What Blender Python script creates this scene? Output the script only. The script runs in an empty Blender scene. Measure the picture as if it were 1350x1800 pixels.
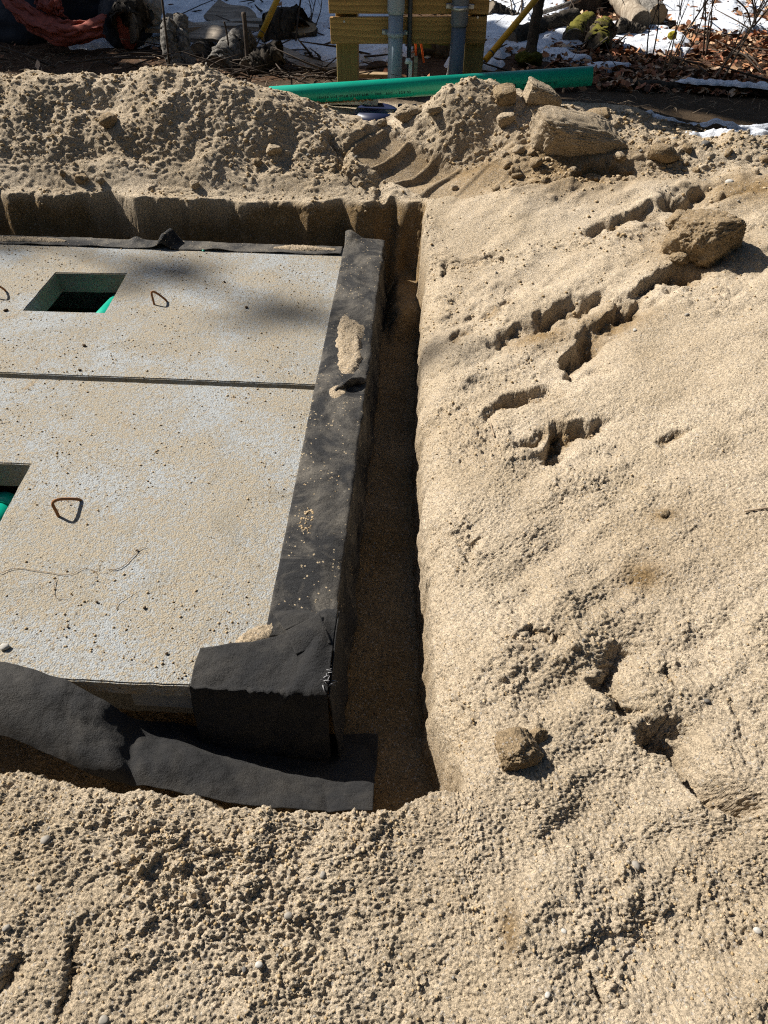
import bpy, bmesh, math, random
import numpy as np
from mathutils import Vector, Matrix

S = bpy.context.scene
COL = S.collection
R = math.radians
random.seed(7)
rng = np.random.default_rng(11)

# ------------------------------------------------------------------ camera
def cam_axes(pitch, yaw, roll):
    p, w, ro = R(pitch), R(yaw), R(roll)
    f = Vector((-math.sin(w)*math.cos(p), math.cos(w)*math.cos(p), -math.sin(p)))
    r = Vector((math.cos(w), math.sin(w), 0)); u = r.cross(f)
    r2 = r*math.cos(ro)+u*math.sin(ro); u2 = -r*math.sin(ro)+u*math.cos(ro)
    return r2, u2, f
cd = bpy.data.cameras.new('camera'); cam = bpy.data.objects.new('camera', cd); COL.objects.link(cam)
r_, u_, f_ = cam_axes(42.7, 2.2, 1.0)
cam.matrix_world = Matrix(((r_.x, u_.x, -f_.x, 0), (r_.y, u_.y, -f_.y, 0), (r_.z, u_.z, -f_.z, 1.6), (0, 0, 0, 1)))
cd.sensor_fit = 'VERTICAL'; cd.sensor_height = 36.0; cd.lens = 36.0*1248/1800
cd.clip_start = 0.05; cd.clip_end = 400
S.camera = cam

# ------------------------------------------------------------------ light
SUN_EL, SUN_AZ = 40.0, 26.0            # azimuth: degrees behind the pure left
sv = Vector((-math.cos(R(SUN_EL))*math.cos(R(SUN_AZ)), math.cos(R(SUN_EL))*math.sin(R(SUN_AZ)), math.sin(R(SUN_EL))))
world = bpy.data.worlds.new('World'); S.world = world; world.use_nodes = True
nt = world.node_tree; bgn = nt.nodes['Background']
sky = nt.nodes.new('ShaderNodeTexSky'); sky.sky_type = 'NISHITA'; sky.sun_disc = False
sky.sun_elevation = R(SUN_EL); sky.sun_rotation = math.atan2(sv.x, sv.y)
nt.links.new(sky.outputs[0], bgn.inputs['Color']); bgn.inputs['Strength'].default_value = 0.05
sl = bpy.data.lights.new('sun', 'SUN'); sl.energy = 5.0; sl.angle = R(0.53); sl.color = (1.0, 0.945, 0.86)
so = bpy.data.objects.new('sun', sl); COL.objects.link(so); so.rotation_euler = sv.to_track_quat('Z', 'Y').to_euler()
so.location = sv*20
S.view_settings.view_transform = 'Standard'; S.view_settings.look = 'None'
S.view_settings.exposure = 0.92; S.view_settings.gamma = 1.0; S.view_settings.use_curve_mapping = False
S.render.engine = 'CYCLES'
try:
    S.cycles.max_bounces = 6; S.cycles.use_denoising = False; S.cycles.filter_width = 1.15; S.cycles.sample_clamp_indirect = 4.0
except Exception: pass

# ------------------------------------------------------------------ noise
def _h(ix, iy, s):
    h = (ix.astype(np.int64)*374761393 + iy.astype(np.int64)*668265263 + s*2147483647*3) & 0xFFFFFFFF
    h = ((h ^ (h >> 13))*1274126177) & 0xFFFFFFFF
    h = ((h ^ (h >> 16))*2246822519) & 0xFFFFFFFF
    return ((h ^ (h >> 15)) & 0xFFFFFF)/float(0x1000000)
def gn(x, y, s=0):                      # gradient noise, about -0.7..0.7
    ix = np.floor(x); iy = np.floor(y); fx = x-ix; fy = y-iy
    u = fx*fx*fx*(fx*(fx*6-15)+10); v = fy*fy*fy*(fy*(fy*6-15)+10)
    def c(a, b):
        t = _h(ix+a, iy+b, s)*6.2831853
        return np.cos(t)*(fx-a)+np.sin(t)*(fy-b)
    a = c(0, 0); b = c(1, 0); d = c(0, 1); e = c(1, 1)
    return (a+(b-a)*u)*(1-v)+(d+(e-d)*u)*v
def fbm(x, y, sc, oct=4, s=0, g=0.5):
    o = 0; a = 1.0
    for k in range(oct):
        o = o+a*gn(x*sc+k*17.3, y*sc-k*9.1, s+k); a *= g; sc *= 2.03
    return o
def worley(x, y, cell, s=0):            # nearest-point distance in cells, random id, second distance
    X = x/cell; Y = y/cell; ix = np.floor(X); iy = np.floor(Y)
    d1 = np.full(X.shape, 9.0); d2 = d1.copy(); idn = np.zeros(X.shape)
    for a in (-1, 0, 1):
        for b in (-1, 0, 1):
            px = ix+a+_h(ix+a, iy+b, s); py = iy+b+_h(ix+a, iy+b, s+5)
            d = np.hypot(px-X, py-Y); r = _h(ix+a, iy+b, s+9)
            m = d < d1
            d2 = np.where(m, d1, np.minimum(d2, d)); idn = np.where(m, r, idn); d1 = np.where(m, d, d1)
    return d1, idn, d2
def ss(a, b, x):
    t = np.clip((x-a)/(b-a), 0, 1); return t*t*(3-2*t)
def lerp(a, b, t): return a+(b-a)*t

CX = [-4, -2.49, -2.25, -2.04, -1.95, -1.81, -1.63, -1.43, -1.23, -.97, -.75, -.58, -.48, -.34, -.17, 0, .154, .281, .416, .615, .86, 1.11, 1.37, 1.6, 2.2, 4]
CZ = [.62, .617, .628, .642, .609, .618, .66, .656, .666, .612, .54, .462, .42, .42, .435, .52, .645, .682, .63, .57, .51, .52, .46, .41, .42, .43]
GROUND = 0.43
def lip_x(y): return np.interp(y, [.5, .84, 1.1, 1.48, 2.4, 3.0, 3.45, 3.7, 4.1], [.170, .160, .118, .090, .058, .055, .068, .055, .045])
def front_y(x): return np.interp(x, [-3, -.9, -.62, -.47, -.3, -.1, .02, .1], [.78, .745, .71, .715, .695, .695, .71, .77])
def h_dry(x, y):                        # undisturbed surface without pit
    right = .04+.36*ss(.05, 2.3, x+.22*(y-2))+.13*ss(3.1, 4.1, y)*(1-ss(.5, 1.5, x))
    fr = .065-.22*(.5*((.70-y)+np.sqrt((.70-y)**2+.0025)))-.25*(.5*((y-.7)+np.sqrt((y-.7)**2+.0025)))
    fr = lerp(fr, .045+.02*x, ss(.03, .34, x))
    base = lerp(fr, right, ss(.6, .9, y))
    lipz = lerp(.150+.05*gn(x*1.7, x*0+2., 10), right, ss(0, .5, x))
    zc = np.interp(x, CX, CZ)
    r0 = lerp(np.full_like(x, 4.2), 4.4, ss(-.6, .1, x))
    t = np.clip((y-r0)/(4.72-r0), 0, 1)
    rise = lerp(t**.85, ss(0, 1, t), .6)
    far = lipz+.075*ss(4.1, 4.3, y)+(zc-lipz-.075)*rise
    ybe = np.interp(x, [-.9, -.55, .1, .6], [5.3, 5.0, 5.02, 5.6])
    back = lerp(zc, GROUND, ss(4.74, ybe, y))
    h = np.where(y < 4.05, base, np.where(y < 4.72, lerp(base, far, ss(4.05, 4.2, y)), back))
    return h
def pit_depth(x, y, wob=True):
    n = 0; n3 = 0
    if wob:
        n = .022*gn(x*4, y*4.5, 3)+.018*gn(x*11, y*11, 5)+.006*gn(x*34, y*34, 4)
        n3 = .08*gn(x*4, y*2, 6)+.06*gn(x*11, y*5, 7)
    d1 = lip_x(y)-x+n; d2 = y-front_y(x)+n; d3 = 4.13+n3-y
    return d1, d2, d3
def h_base(x, y, wob=True):
    h = h_dry(x, y)
    d1, d2, d3 = pit_depth(x, y, wob)
    h = h-.075*np.exp(-np.clip(-d1, 0, None)/.045)*ss(.70, .95, y)*(1-ss(3.3, 3.8, y))-.03*np.exp(-np.clip(-d1, 0, None)/.14)*ss(.8, 1., y)*(1-ss(3.2, 3.8, y))
    m = ss(0, .03, d1)*ss(0, .05, d2)*ss(0, .05+.26*np.clip(gn(x*2.1, x*0+4.3, 11)+.05, 0, 1)+.12*np.clip(gn(x*6.3, x*0+1.3, 12), 0, 1), d3)
    fl = -.355+.03*ss(1.15, .85, y)
    fl = lerp(fl, -.20, ss(3.46, 3.60, y+.09*gn(x*12, y*3, 8))*ss(-.2, -.08, x+.05*gn(x*9, y*9, 9)))
    return lerp(h, fl, m)

# ------------------------------------------------------------------ surface features cut or pressed into the sand
# each: list of (x, y), width, depth, raised rim; wall is steep on the sun side (left) and runs out gently on the other
GROOVES = [
    ([(0.876, 3.569), (1.063, 3.647), (1.305, 3.821)], .14, .045, .01),
    ([(1.331, 3.815), (1.527, 3.980)], .13, .06, .01),
    ([(0.386, 2.821), (0.496, 2.853), (0.560, 2.892)], .12, .055, .012),
    ([(0.594, 2.880), (0.688, 2.970), (0.804, 3.028)], .12, .055, .01),
    ([(0.632, 2.519), (0.695, 2.667), (0.807, 2.811), (0.936, 2.904)], .15, .07, .015),
    ([(0.901, 2.967), (1.027, 3.019), (1.177, 3.073)], .14, .065, .012),
    ([(0.331, 2.309), (0.410, 2.364), (0.540, 2.383)], .10, .05, .012),
    ([(0.501, 2.012), (0.551, 2.117), (0.613, 2.138)], .11, .06, .012),
    ([(0.597, 2.093), (0.692, 2.146)], .07, .035, .006),
    ([(0.167, 2.819), (0.268, 2.927), (0.429, 3.108)], .08, .02, .006),
    ([(0.173, 3.448), (0.340, 3.476), (0.421, 3.439)], .08, .035, .012),
    ([(0.406, 2.056), (0.459, 2.099)], .06, .03, .005),
    ([(0.871, 1.990), (0.927, 2.039)], .06, .02, .005),
    ([(0.542, 1.110), (0.541, 1.060), (0.561, 1.002)], .10, .075, .008),
    ([(0.633, 0.909), (0.669, 0.845), (0.713, 0.767)], .10, .09, .006),
    ([(0.215, 1.520), (0.235, 1.591)], .04, .022, .004),
    ([(0.364, 1.213), (0.430, 1.194)], .035, .02, .004),
    ([(0.694, 1.096), (0.708, 1.063)], .03, .015, .003),
    ([(-0.618, 0.444), (-0.608, 0.397), (-0.616, 0.299)], .035, .012, .008),
    ([(-0.568, 0.589), (-0.528, 0.497), (-0.534, 0.429)], .028, .009, .005),
    ([(-0.718, 0.382), (-0.737, 0.340), (-0.772, 0.317)], .05, .025, .006),
    ([(-0.381, 0.556), (-0.414, 0.533)], .02, .012, .003),
    ([(0.398, 0.417), (0.409, 0.385)], .02, .012, .002),
    ([(0.833, 1.008), (0.847, 0.903)], .03, .012, .003),
    ([(-0.448, 4.340), (-0.309, 4.237), (-0.241, 4.186)], .12, .05, .01),
    ([(-0.513, 4.523), (-0.448, 4.340)], .12, .05, .01),
    ([(0.841, 4.094), (1.001, 4.182), (1.152, 4.150)], .1, .04, .02),
    ([(0.506, 4.036), (0.744, 4.034), (0.958, 4.073)], .08, .025, .02),
    ([(1.487, 3.780), (1.699, 3.808)], .08, .03, .01),
]
# smooth, undisturbed plates: (x, y, radius x, radius y)
SMOOTH = [(*[(1.027, 2.406)][0], .55, .55), (*[(1.011, 1.627)][0], .35, .3), (*[(0.304, 0.385)][0], .05, .05), (*[(-0.664, 0.322)][0], .1, .06), (*[(0.295, 1.714)][0], .1, .25), (*[(0.748, 3.505)][0], .25, .3), (*[(0.260, 3.731)][0], .16, .3)]
CRUMBLY = [(*[(1.422, 4.142)][0], .35, .2), (*[(1.038, 4.012)][0], .3, .15), (*[(0.604, 4.174)][0], .25, .2), (*[(1.679, 4.016)][0], .3, .2), (*[(0.180, 2.303)][0], .06, .25), (*[(0.572, 1.771)][0], .12, .12), (*[(0.217, 1.567)][0], .04, .09), (*[(0.175, 1.005)][0], .035, .16), (*[(0.263, 1.196)][0], .06, .09), (*[(0.770, 3.454)][0], .3, .2), (*[(0.409, 2.488)][0], .2, .12), (*[(0.255, 2.043)][0], .09, .12), (*[(1.294, 2.820)][0], .2, .15), (*[(-0.335, 0.558)][0], .25, .12), (*[(-0.139, 0.507)][0], .15, .15), (*[(-0.524, 0.591)][0], .2, .1), (*[(0.146, 3.334)][0], .1, .4)]
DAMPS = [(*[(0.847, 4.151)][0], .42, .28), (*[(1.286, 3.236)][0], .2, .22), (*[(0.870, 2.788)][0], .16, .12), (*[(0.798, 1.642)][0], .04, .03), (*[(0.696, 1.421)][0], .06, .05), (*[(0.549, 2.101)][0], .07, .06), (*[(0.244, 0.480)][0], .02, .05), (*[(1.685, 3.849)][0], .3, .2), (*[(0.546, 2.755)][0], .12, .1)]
TREAD_O = [(-0.124, 4.459)][0]; TREAD_D = [(-0.332, 4.575), (0.362, 4.157)]; TREAD_R = [(-0.224, 4.336), (-0.026, 4.502)]

def blobs(x, y, L):
    m = np.zeros_like(x)
    for a, b, rx, ry in L:
        m = np.maximum(m, np.exp(-((x-a)/rx)**2-((y-b)/ry)**2))
    return m
def poly_dist(x, y, P):                 # distance, signed side, position along (0..1)
    best = np.full_like(x, 1e9); side = np.zeros_like(x); al = np.zeros_like(x)
    P = np.array(P); L = np.hypot(*(P[1:]-P[:-1]).T); cum = np.concatenate([[0], np.cumsum(L)])
    for i in range(len(P)-1):
        a = P[i]; d = (P[i+1]-a)/L[i]
        t = np.clip((x-a[0])*d[0]+(y-a[1])*d[1], 0, L[i])
        ex = x-a[0]-d[0]*t; ey = y-a[1]-d[1]*t; q = np.hypot(ex, ey)
        s = d[0]*ey-d[1]*ex
        m = q < best
        best = np.where(m, q, best); side = np.where(m, s, side); al = np.where(m, (cum[i]+t)/cum[-1], al)
    return best, side, al, cum[-1]

def sand_height(x, y, spacing):
    """height, dampness with painted trench shade (0 dry .. 1 damp), soil (0 sand .. 1 forest soil), roughness of the crumbs"""
    h = h_base(x, y)
    d1, d2, d3 = pit_depth(x, y)
    inpit = ss(0, .03, d1)*ss(0, .05, d2)*ss(0, .09, d3)
    wall = np.clip(4*inpit*(1-inpit), 0, 1)
    berm = ss(4.2, 4.35, y)*(1-ss(4.8, 5.1, y))
    foreg = (1-ss(.62, .8, y))*(1-ss(.05, .3, x))
    dry = 1-inpit
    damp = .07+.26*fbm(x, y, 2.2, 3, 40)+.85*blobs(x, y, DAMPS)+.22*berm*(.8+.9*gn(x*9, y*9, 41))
    # where the machine track pressed its print (used twice)
    a0 = np.array(TREAD_D[0]); dv = np.array(TREAD_D[1])-a0; L = np.hypot(*dv); dv = dv/L
    rv = np.array(TREAD_R[1])-np.array(TREAD_R[0]); rv = rv/np.hypot(*rv)
    det = dv[0]*rv[1]-dv[1]*rv[0]; wx = x+.008*gn(x*14, y*14, 81); wy = y+.008*gn(x*14, y*14, 82)
    ex, ey = wx-a0[0], wy-a0[1]
    s_ = (ex*rv[1]-ey*rv[0])/det; t_ = (dv[0]*ey-dv[1]*ex)/det
    m = ss(-.05, .0, s_)*(1-ss(L*.85, L*1.3, s_))*ss(-.165, -.14, t_)*(1-ss(.13, .17, t_))
    ph = (s_/L*4.6+.1) % 1.0
    rib = ss(0, .05, ph)*(1-ss(.12, .26, ph))
    fade = 1-.7*ss(L*.25, L, s_)
    # low relief
    rgt = ss(.10, .35, x-lip_x(y)+.12)*(1-ss(4.0, 4.3, y))*(1-.6*foreg)
    h = h+dry*.018*fbm(x, y, 1.6, 3, 20)*(1-.5*foreg)
    gx, gy = x*.84+y*.54, y*.84-x*.54            # the slump runs slantwise
    calm = 1-.75*blobs(x, y, SMOOTH)
    h = h+rgt*calm*(.055*gn(gx*2.1, gy*4.2, 21)+.030*gn(gx*5, gy*9, 22)+.012*gn(gx*13, gy*19, 23))
    # slumped scallops of the spoil bank
    sc = fbm(x, y*1.3, 3.6, 3, 25)
    h = h+berm*(1-.85*m)*(.055*sc+.05*np.minimum(gn(x*7+.5*sc, y*6, 28), 0))
    h = h+foreg*dry*.012*fbm(x, y, 9, 3, 29)
    rough = .42+.6*fbm(x, y, 3.1, 3, 33)+.45*fbm(x, y, 11, 2, 34)+.5*blobs(x, y, CRUMBLY)-.5*blobs(x, y, SMOOTH)+.55*berm+.06*foreg
    rough = rough+.65*foreg*gn(x*4.5, y*4.5, 35)
    rough = np.clip(rough, .07, 1.3)
    # grooves and prints
    for P, w, dep, rim in GROOVES:
        P = np.array(P); lo = P.min(0)-w*1.6; hi = P.max(0)+w*1.6
        k = np.where((x > lo[0]) & (x < hi[0]) & (y > lo[1]) & (y < hi[1]))[0]
        if len(k) == 0: continue
        wb = .6*w; xx = x[k]+wb*fbm(x[k], y[k], 7, 2, 50, .5); yy = y[k]+wb*fbm(x[k], y[k], 7, 2, 54, .5)
        q, s, al, LL = poly_dist(xx, yy, P)
        P0 = P[-1]-P[0]
        # the sun side is the side that faces the sun direction
        sgn = 1 if (P0[0]*sv.y-P0[1]*sv.x) > 0 else -1
        t = -s*sgn+.015                  # positive = away from the sun
        a = np.abs(t)
        end = np.sqrt(np.clip(q*q-t*t, 0, None))
        var = np.clip(.75+1.1*gn(x[k]*7, y[k]*7, 57)+.35*gn(x[k]*22, y[k]*22, 58), .3, 1.3)
        prof = np.where(t < 0, 1-ss(0, .02+.03*np.abs(gn(x[k]*7, y[k]*7, 59)), a), (1-ss(.1*w, 1.15*w, a)))*(1-ss(0, .55*w, end))*var
        h[k] -= 1.4*dep*prof
        h[k] += rim*np.exp(-((t+.03)/.022)**2)*(1-ss(0, .3*w, end))*(t < .0)
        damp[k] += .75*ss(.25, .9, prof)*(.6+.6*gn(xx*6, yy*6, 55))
        rough[k] += .8*prof*(1-ss(.6*w, w, a))+.35*np.exp(-((t+.06)/.05)**2)*(1-ss(0, .5*w, end))
    # pressed tread print with cross ribs
    h = h-m*(.05*fade)+m*rib*.038*fade
    rough = rough*(1-.93*m); damp = damp+.4*m
    # trench floor is damper; shade of trench and far wall is painted in too
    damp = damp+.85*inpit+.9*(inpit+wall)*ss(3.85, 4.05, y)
    rough = rough*(1-.35*inpit)
    macro = h; h = np.zeros_like(h); v_ = y+macro
    # crumbs and grains, only as fine as the mesh carries
    def bumps(cell, amp, s, thr):
        f, i, _ = worley(x+.3*cell*gn(x/cell, v_/cell, s+2), v_, cell, s)
        v = np.clip(1-(f/.62)**2, 0, 1)*np.clip((i-thr)/(1-thr), 0, 1)
        return amp*v*(1-ss(.28*cell, .6*cell, spacing))
    fcalm = 1-blobs(x, y, CRUMBLY)
    h = h+(1-.55*foreg*fcalm-.45*berm)*rough*bumps(.055, .018, 60, .55)
    h = h+(1-.65*foreg*fcalm)*rough*bumps(.027, .0115, 64, .5)
    h = h+(1-.5*foreg*fcalm)*np.clip(rough, .2, 1.1)*bumps(.0145, .0088, 68, .5)
    h = h+np.clip(rough, .4, 1.1)*bumps(.0085, .0068, 72, .62)*(1-.6*m)
    h = h+np.clip(rough, .3, 1.1)*.008*fbm(x, v_, 34, 2, 75)*(1-ss(.008, .016, spacing))*(1-.8*m)
    h = h+np.clip(rough, .62, 1.1)*.0085*fbm(x, v_, 105, 2, 76, .65)*(1-ss(.0032, .0085, spacing))*(1-.5*inpit)*(1-.6*m)
    h = h+(rng.random(x.shape)-.5)*np.minimum(spacing, .0045)*(.55+.5*rough)*(1-.65*ss(.004, .009, spacing))*(1-.6*inpit)
    ys = np.interp(x, [-1, -.4, .6, 1.2, 1.7, 2.2, 3], [5.0, 5.1, 5.25, 4.95, 4.6, 4.45, 4.4])
    soil = ss(-.12, .14, y-ys+.16*fbm(x, y, 4, 3, 80))
    return macro, h, np.clip(damp, 0, 1), soil, rough

# ------------------------------------------------------------------ node materials
class NT:
    def __init__(s, name):
        s.m = bpy.data.materials.new(name); s.m.use_nodes = True; s.t = s.m.node_tree
        s.b = s.t.nodes['Principled BSDF']; s.co = s.n('ShaderNodeTexCoord').outputs['Object']
    def n(s, typ, **kw):
        q = s.t.nodes.new(typ)
        for k, v in kw.items(): setattr(q, k, v)
        return q
    def l(s, a, b): s.t.links.new(a, b)
    def set(s, q, k, v):
        if hasattr(v, 'links') or hasattr(v, 'is_output'): s.l(v, q.inputs[k])
        else: q.inputs[k].default_value = v
    def noise(s, sc, det=4, rough=.55, dist=0, co=None):
        q = s.n('ShaderNodeTexNoise'); s.l(co or s.co, q.inputs['Vector'])
        q.inputs['Scale'].default_value = sc; q.inputs['Detail'].default_value = det
        q.inputs['Roughness'].default_value = rough; q.inputs['Distortion'].default_value = dist
        return q.outputs['Fac']
    def voro(s, sc, out='Color', feat='F1', co=None):
        q = s.n('ShaderNodeTexVoronoi', feature=feat); s.l(co or s.co, q.inputs['Vector']); q.inputs['Scale'].default_value = sc
        return q.outputs[out]
    def ramp(s, f, *st):
        q = s.n('ShaderNodeValToRGB'); s.l(f, q.inputs[0]); e = q.color_ramp.elements
        while len(e) < len(st): e.new(.5)
        for i, (p, c) in enumerate(st):
            e[i].position = p; e[i].color = (*c, 1) if isinstance(c, tuple) else (c, c, c, 1)
        return q.outputs['Color']
    def mix(s, f, a, b, bl='MIX'):
        q = s.n('ShaderNodeMix', data_type='RGBA', blend_type=bl)
        for k, v in ((0, f), (6, a), (7, b)):
            if isinstance(v, tuple): q.inputs[k].default_value = (*v, 1)
            elif isinstance(v, (int, float)): q.inputs[k].default_value = v
            else: s.l(v, q.inputs[k])
        return q.outputs[2]
    def math(s, op, a, b=0., c=False):
        q = s.n('ShaderNodeMath', operation=op, use_clamp=c)
        for k, v in ((0, a), (1, b)):
            if isinstance(v, (int, float)): q.inputs[k].default_value = v
            else: s.l(v, q.inputs[k])
        return q.outputs[0]
    def attr(s, name):
        q = s.n('ShaderNodeAttribute', attribute_name=name); return q.outputs['Fac']
    def attrc(s, name):
        q = s.n('ShaderNodeAttribute', attribute_name=name); return q.outputs['Color']
    def scaled(s, x, y, z):
        q = s.n('ShaderNodeMapping'); s.l(s.co, q.inputs[0]); q.inputs['Scale'].default_value = (x, y, z); return q.outputs[0]
    def bump(s, f, strength=.5, dist=.005, nrm=None):
        q = s.n('ShaderNodeBump'); q.inputs['Strength'].default_value = strength; q.inputs['Distance'].default_value = dist
        s.l(f, q.inputs['Height'])
        if nrm: s.l(nrm, q.inputs['Normal'])
        return q.outputs[0]
    def out(s, col, rough=.9, nrm=None, spec=.2, metal=0):
        if isinstance(col, tuple): s.b.inputs['Base Color'].default_value = (*col, 1)
        else: s.l(col, s.b.inputs['Base Color'])
        if isinstance(rough, (int, float)): s.b.inputs['Roughness'].default_value = rough
        else: s.l(rough, s.b.inputs['Roughness'])
        s.b.inputs['Specular IOR Level'].default_value = spec; s.b.inputs['Metallic'].default_value = metal
        if nrm: s.l(nrm, s.b.inputs['Normal'])
        return s.m

SAND_DAMP = (.36, .245, .12)
def sand_colour(t, damp):
    v = t.noise(3.0, 5, .6)
    dry = t.mix(t.ramp(v, (.35, 0.), (.7, 1.)), (.565, .468, .345), (.48, .388, .27))
    c = t.mix(damp, dry, t.mix(t.noise(11, 3), SAND_DAMP, (.125, .083, .042)))  # dark end of the damp mix also carries the painted trench shade
    g = t.voro(240)                      # single grains: pale quartz, ochre, a few dark ones
    sep = t.n('ShaderNodeSeparateColor'); t.l(g, sep.inputs[0])
    c = t.mix(.85, c, t.ramp(sep.outputs[0], (0, .6), (.5, 1.), (1, 1.32)), 'MULTIPLY')
    c = t.mix(t.math('MULTIPLY', t.math('GREATER_THAN', sep.outputs[1], .955), .6), c, (.07, .06, .05))
    c = t.mix(t.math('MULTIPLY', t.math('GREATER_THAN', sep.outputs[2], .95), .5), c, (.52, .49, .45))
    return c
def sand_bump(t, k=1.):
    h = t.math('ADD', t.math('MULTIPLY', t.noise(170, 4, .8), 1.5), t.math('MULTIPLY', t.noise(60, 3, .75), .9))
    return t.bump(h, min(1, .95*k), .008)
def M_sand(name='sand', attrs=True, damp=.2):
    t = NT(name)
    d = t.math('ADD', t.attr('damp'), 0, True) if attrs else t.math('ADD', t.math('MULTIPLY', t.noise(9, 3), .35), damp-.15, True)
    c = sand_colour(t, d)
    if attrs:
        soil = t.mix(t.noise(14, 4, .7), (.030, .021, .014), (.11, .075, .044))
        c = t.mix(t.attr('soil'), c, soil)
    return t.out(c, .95, sand_bump(t), .12)
def M_concrete():
    t = NT('concrete_dusted')
    base = t.mix(t.noise(2.2, 5, .6), (.345, .36, .362), (.26, .27, .27))
    dust = t.math('ADD', t.math('MULTIPLY', t.noise(2.6, 6, .62, .4), 1.3), t.math('MULTIPLY', t.noise(30, 3, .7), .55))
    dust = t.ramp(dust, (.74, 0.), (1.1, .95))
    sep = t.n('ShaderNodeSeparateColor'); t.l(t.voro(170), sep.inputs[0])
    grain = t.math('MULTIPLY', t.math('GREATER_THAN', t.math('ADD', sep.outputs[0], t.math('MULTIPLY', dust, .62)), .92), .8)
    c = t.mix(t.math('MULTIPLY', dust, .6), base, (.295, .267, .215))
    c = t.mix(grain, c, (.31, .26, .185))
    c = t.mix(t.math('MULTIPLY', t.math('GREATER_THAN', sep.outputs[1], .988), .7), c, (.08, .06, .04))
    st = t.ramp(t.noise(2.3, 5, .75, 1.6), (.54, 0.), (.68, .6))
    c = t.mix(st, c, (.22, .195, .15))
    sm = t.ramp(t.noise(6, 5, .75, 2.2, t.scaled(1, .5, 1)), (.60, 0.), (.68, .7))
    c = t.mix(sm, c, (.30, .22, .13))
    h = t.math('ADD', t.math('MULTIPLY', grain, .9), t.math('ADD', t.math('MULTIPLY', t.noise(60, 4, .7), .8), t.math('MULTIPLY', t.noise(190, 2), .6)))
    return t.out(c, .92, t.bump(h, 1., .008), .12)
def M_concrete_raw():
    t = NT('concrete_raw'); c = t.mix(t.noise(9, 5, .7), (.26, .27, .27), (.17, .175, .18))
    return t.out(c, .9, t.bump(t.noise(70, 4, .7), .6, .004), .2)
def M_fabric(name='geotextile', dust=1.0):
    t = NT(name)
    base = t.mix(t.noise(300, 3, .8), (.0015, .0015, .002), (.011, .011, .012))
    fib = t.noise(60, 3, .8, 2.0, t.scaled(1, 6, 1))
    base = t.mix(t.math('MULTIPLY', t.ramp(fib, (.48, 0.), (.75, 1.)), .55), base, (.022, .022, .024))
    d = t.math('MULTIPLY', t.ramp(t.noise(4.5, 6, .68, .8), (.43, 0.), (.62, .85*dust)), t.ramp(t.noise(140, 3, .8), (.3, .35), (.7, 1.)))
    c = t.mix(d, base, (.17, .15, .12))
    sep = t.n('ShaderNodeSeparateColor'); t.l(t.voro(190), sep.inputs[0])
    sp = t.math('GREATER_THAN', t.math('ADD', sep.outputs[0], t.math('MULTIPLY', t.noise(9, 4, .7, .5), .28*dust)), 1.125)
    c = t.mix(sp, c, (.38, .30, .19))
    h = t.math('ADD', t.noise(330, 3, .8), t.math('MULTIPLY', sp, .8))
    m = t.out(c, .62, t.bump(h, .9, .005, t.bump(t.noise(16, 4, .7), .7, .02)), .22)
    t.b.inputs['Sheen Weight'].default_value = .06; t.b.inputs['Sheen Roughness'].default_value = .5
    return m
def M_plain(name, c1, c2, sc=20, rough=.6, spec=.3, bump=.15, bd=.003, metal=0, sx=(1, 1, 1)):
    t = NT(name); co = t.scaled(*sx); n = t.noise(sc, 5, .65, 0, co)
    return t.out(t.mix(t.ramp(n, (.3, 0.), (.7, 1.)), c1, c2), rough, t.bump(n, bump, bd), spec, metal)
def M_wood(name, c1, c2, knots=True):
    t = NT(name); w = t.n('ShaderNodeTexWave', wave_type='BANDS', bands_direction='Z', wave_profile='SAW')
    t.l(t.scaled(.12, 1, 1), w.inputs['Vector']); w.inputs['Scale'].default_value = 9; w.inputs['Distortion'].default_value = 9
    w.inputs['Detail'].default_value = 3; w.inputs['Detail Scale'].default_value = 1.3
    f = t.noise(50, 4, .7, 0, t.scaled(.06, 1, 1))
    c = t.mix(t.ramp(w.outputs['Fac'], (.1, 0.), (.95, 1.)), c1, c2)
    c = t.mix(.5, c, t.ramp(f, (.3, .55), (.7, 1.15)), 'MULTIPLY')
    return t.out(c, .75, t.bump(f, .4, .002), .25)
def M_wood_v(name, c1, c2):
    t = NT(name); f = t.noise(45, 5, .7, .3, t.scaled(1, 1, .05))
    return t.out(t.mix(t.ramp(f, (.3, 0.), (.7, 1.)), c1, c2), .8, t.bump(f, .4, .003), .2)
def M_bark(name, c1, c2, moss=None, scz=.35):
    t = NT(name); f = t.noise(38, 6, .72, .6, t.scaled(1, 1, scz)); g = t.noise(9, 4)
    c = t.mix(t.ramp(f, (.35, 0.), (.65, 1.)), c1, c2)
    c = t.mix(.6, c, t.ramp(g, (.3, .5), (.7, 1.2)), 'MULTIPLY')
    if moss:
        geo = t.n('ShaderNodeNewGeometry'); sp = t.n('ShaderNodeSeparateXYZ'); t.l(geo.outputs['Normal'], sp.inputs[0])
        c = t.mix(t.math('MULTIPLY', t.ramp(t.math('MULTIPLY', sp.outputs[2], t.math('ADD', g, .35)), (.42, 0.), (.62, 1.)), .9), c, moss)
    return t.out(c, .92, t.bump(f, .9, .012), .12)
def M_attr(name, rough=.85, bump=.3, spec=.15, gain=1.):
    t = NT(name); c = t.mix(.4, t.mix(1., t.attrc('tint'), (gain, gain, gain), 'MULTIPLY'), t.ramp(t.noise(40, 4), (.3, .6), (.7, 1.25)), 'MULTIPLY')
    return t.out(c, rough, t.bump(t.noise(90, 3), bump, .003), spec)

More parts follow.
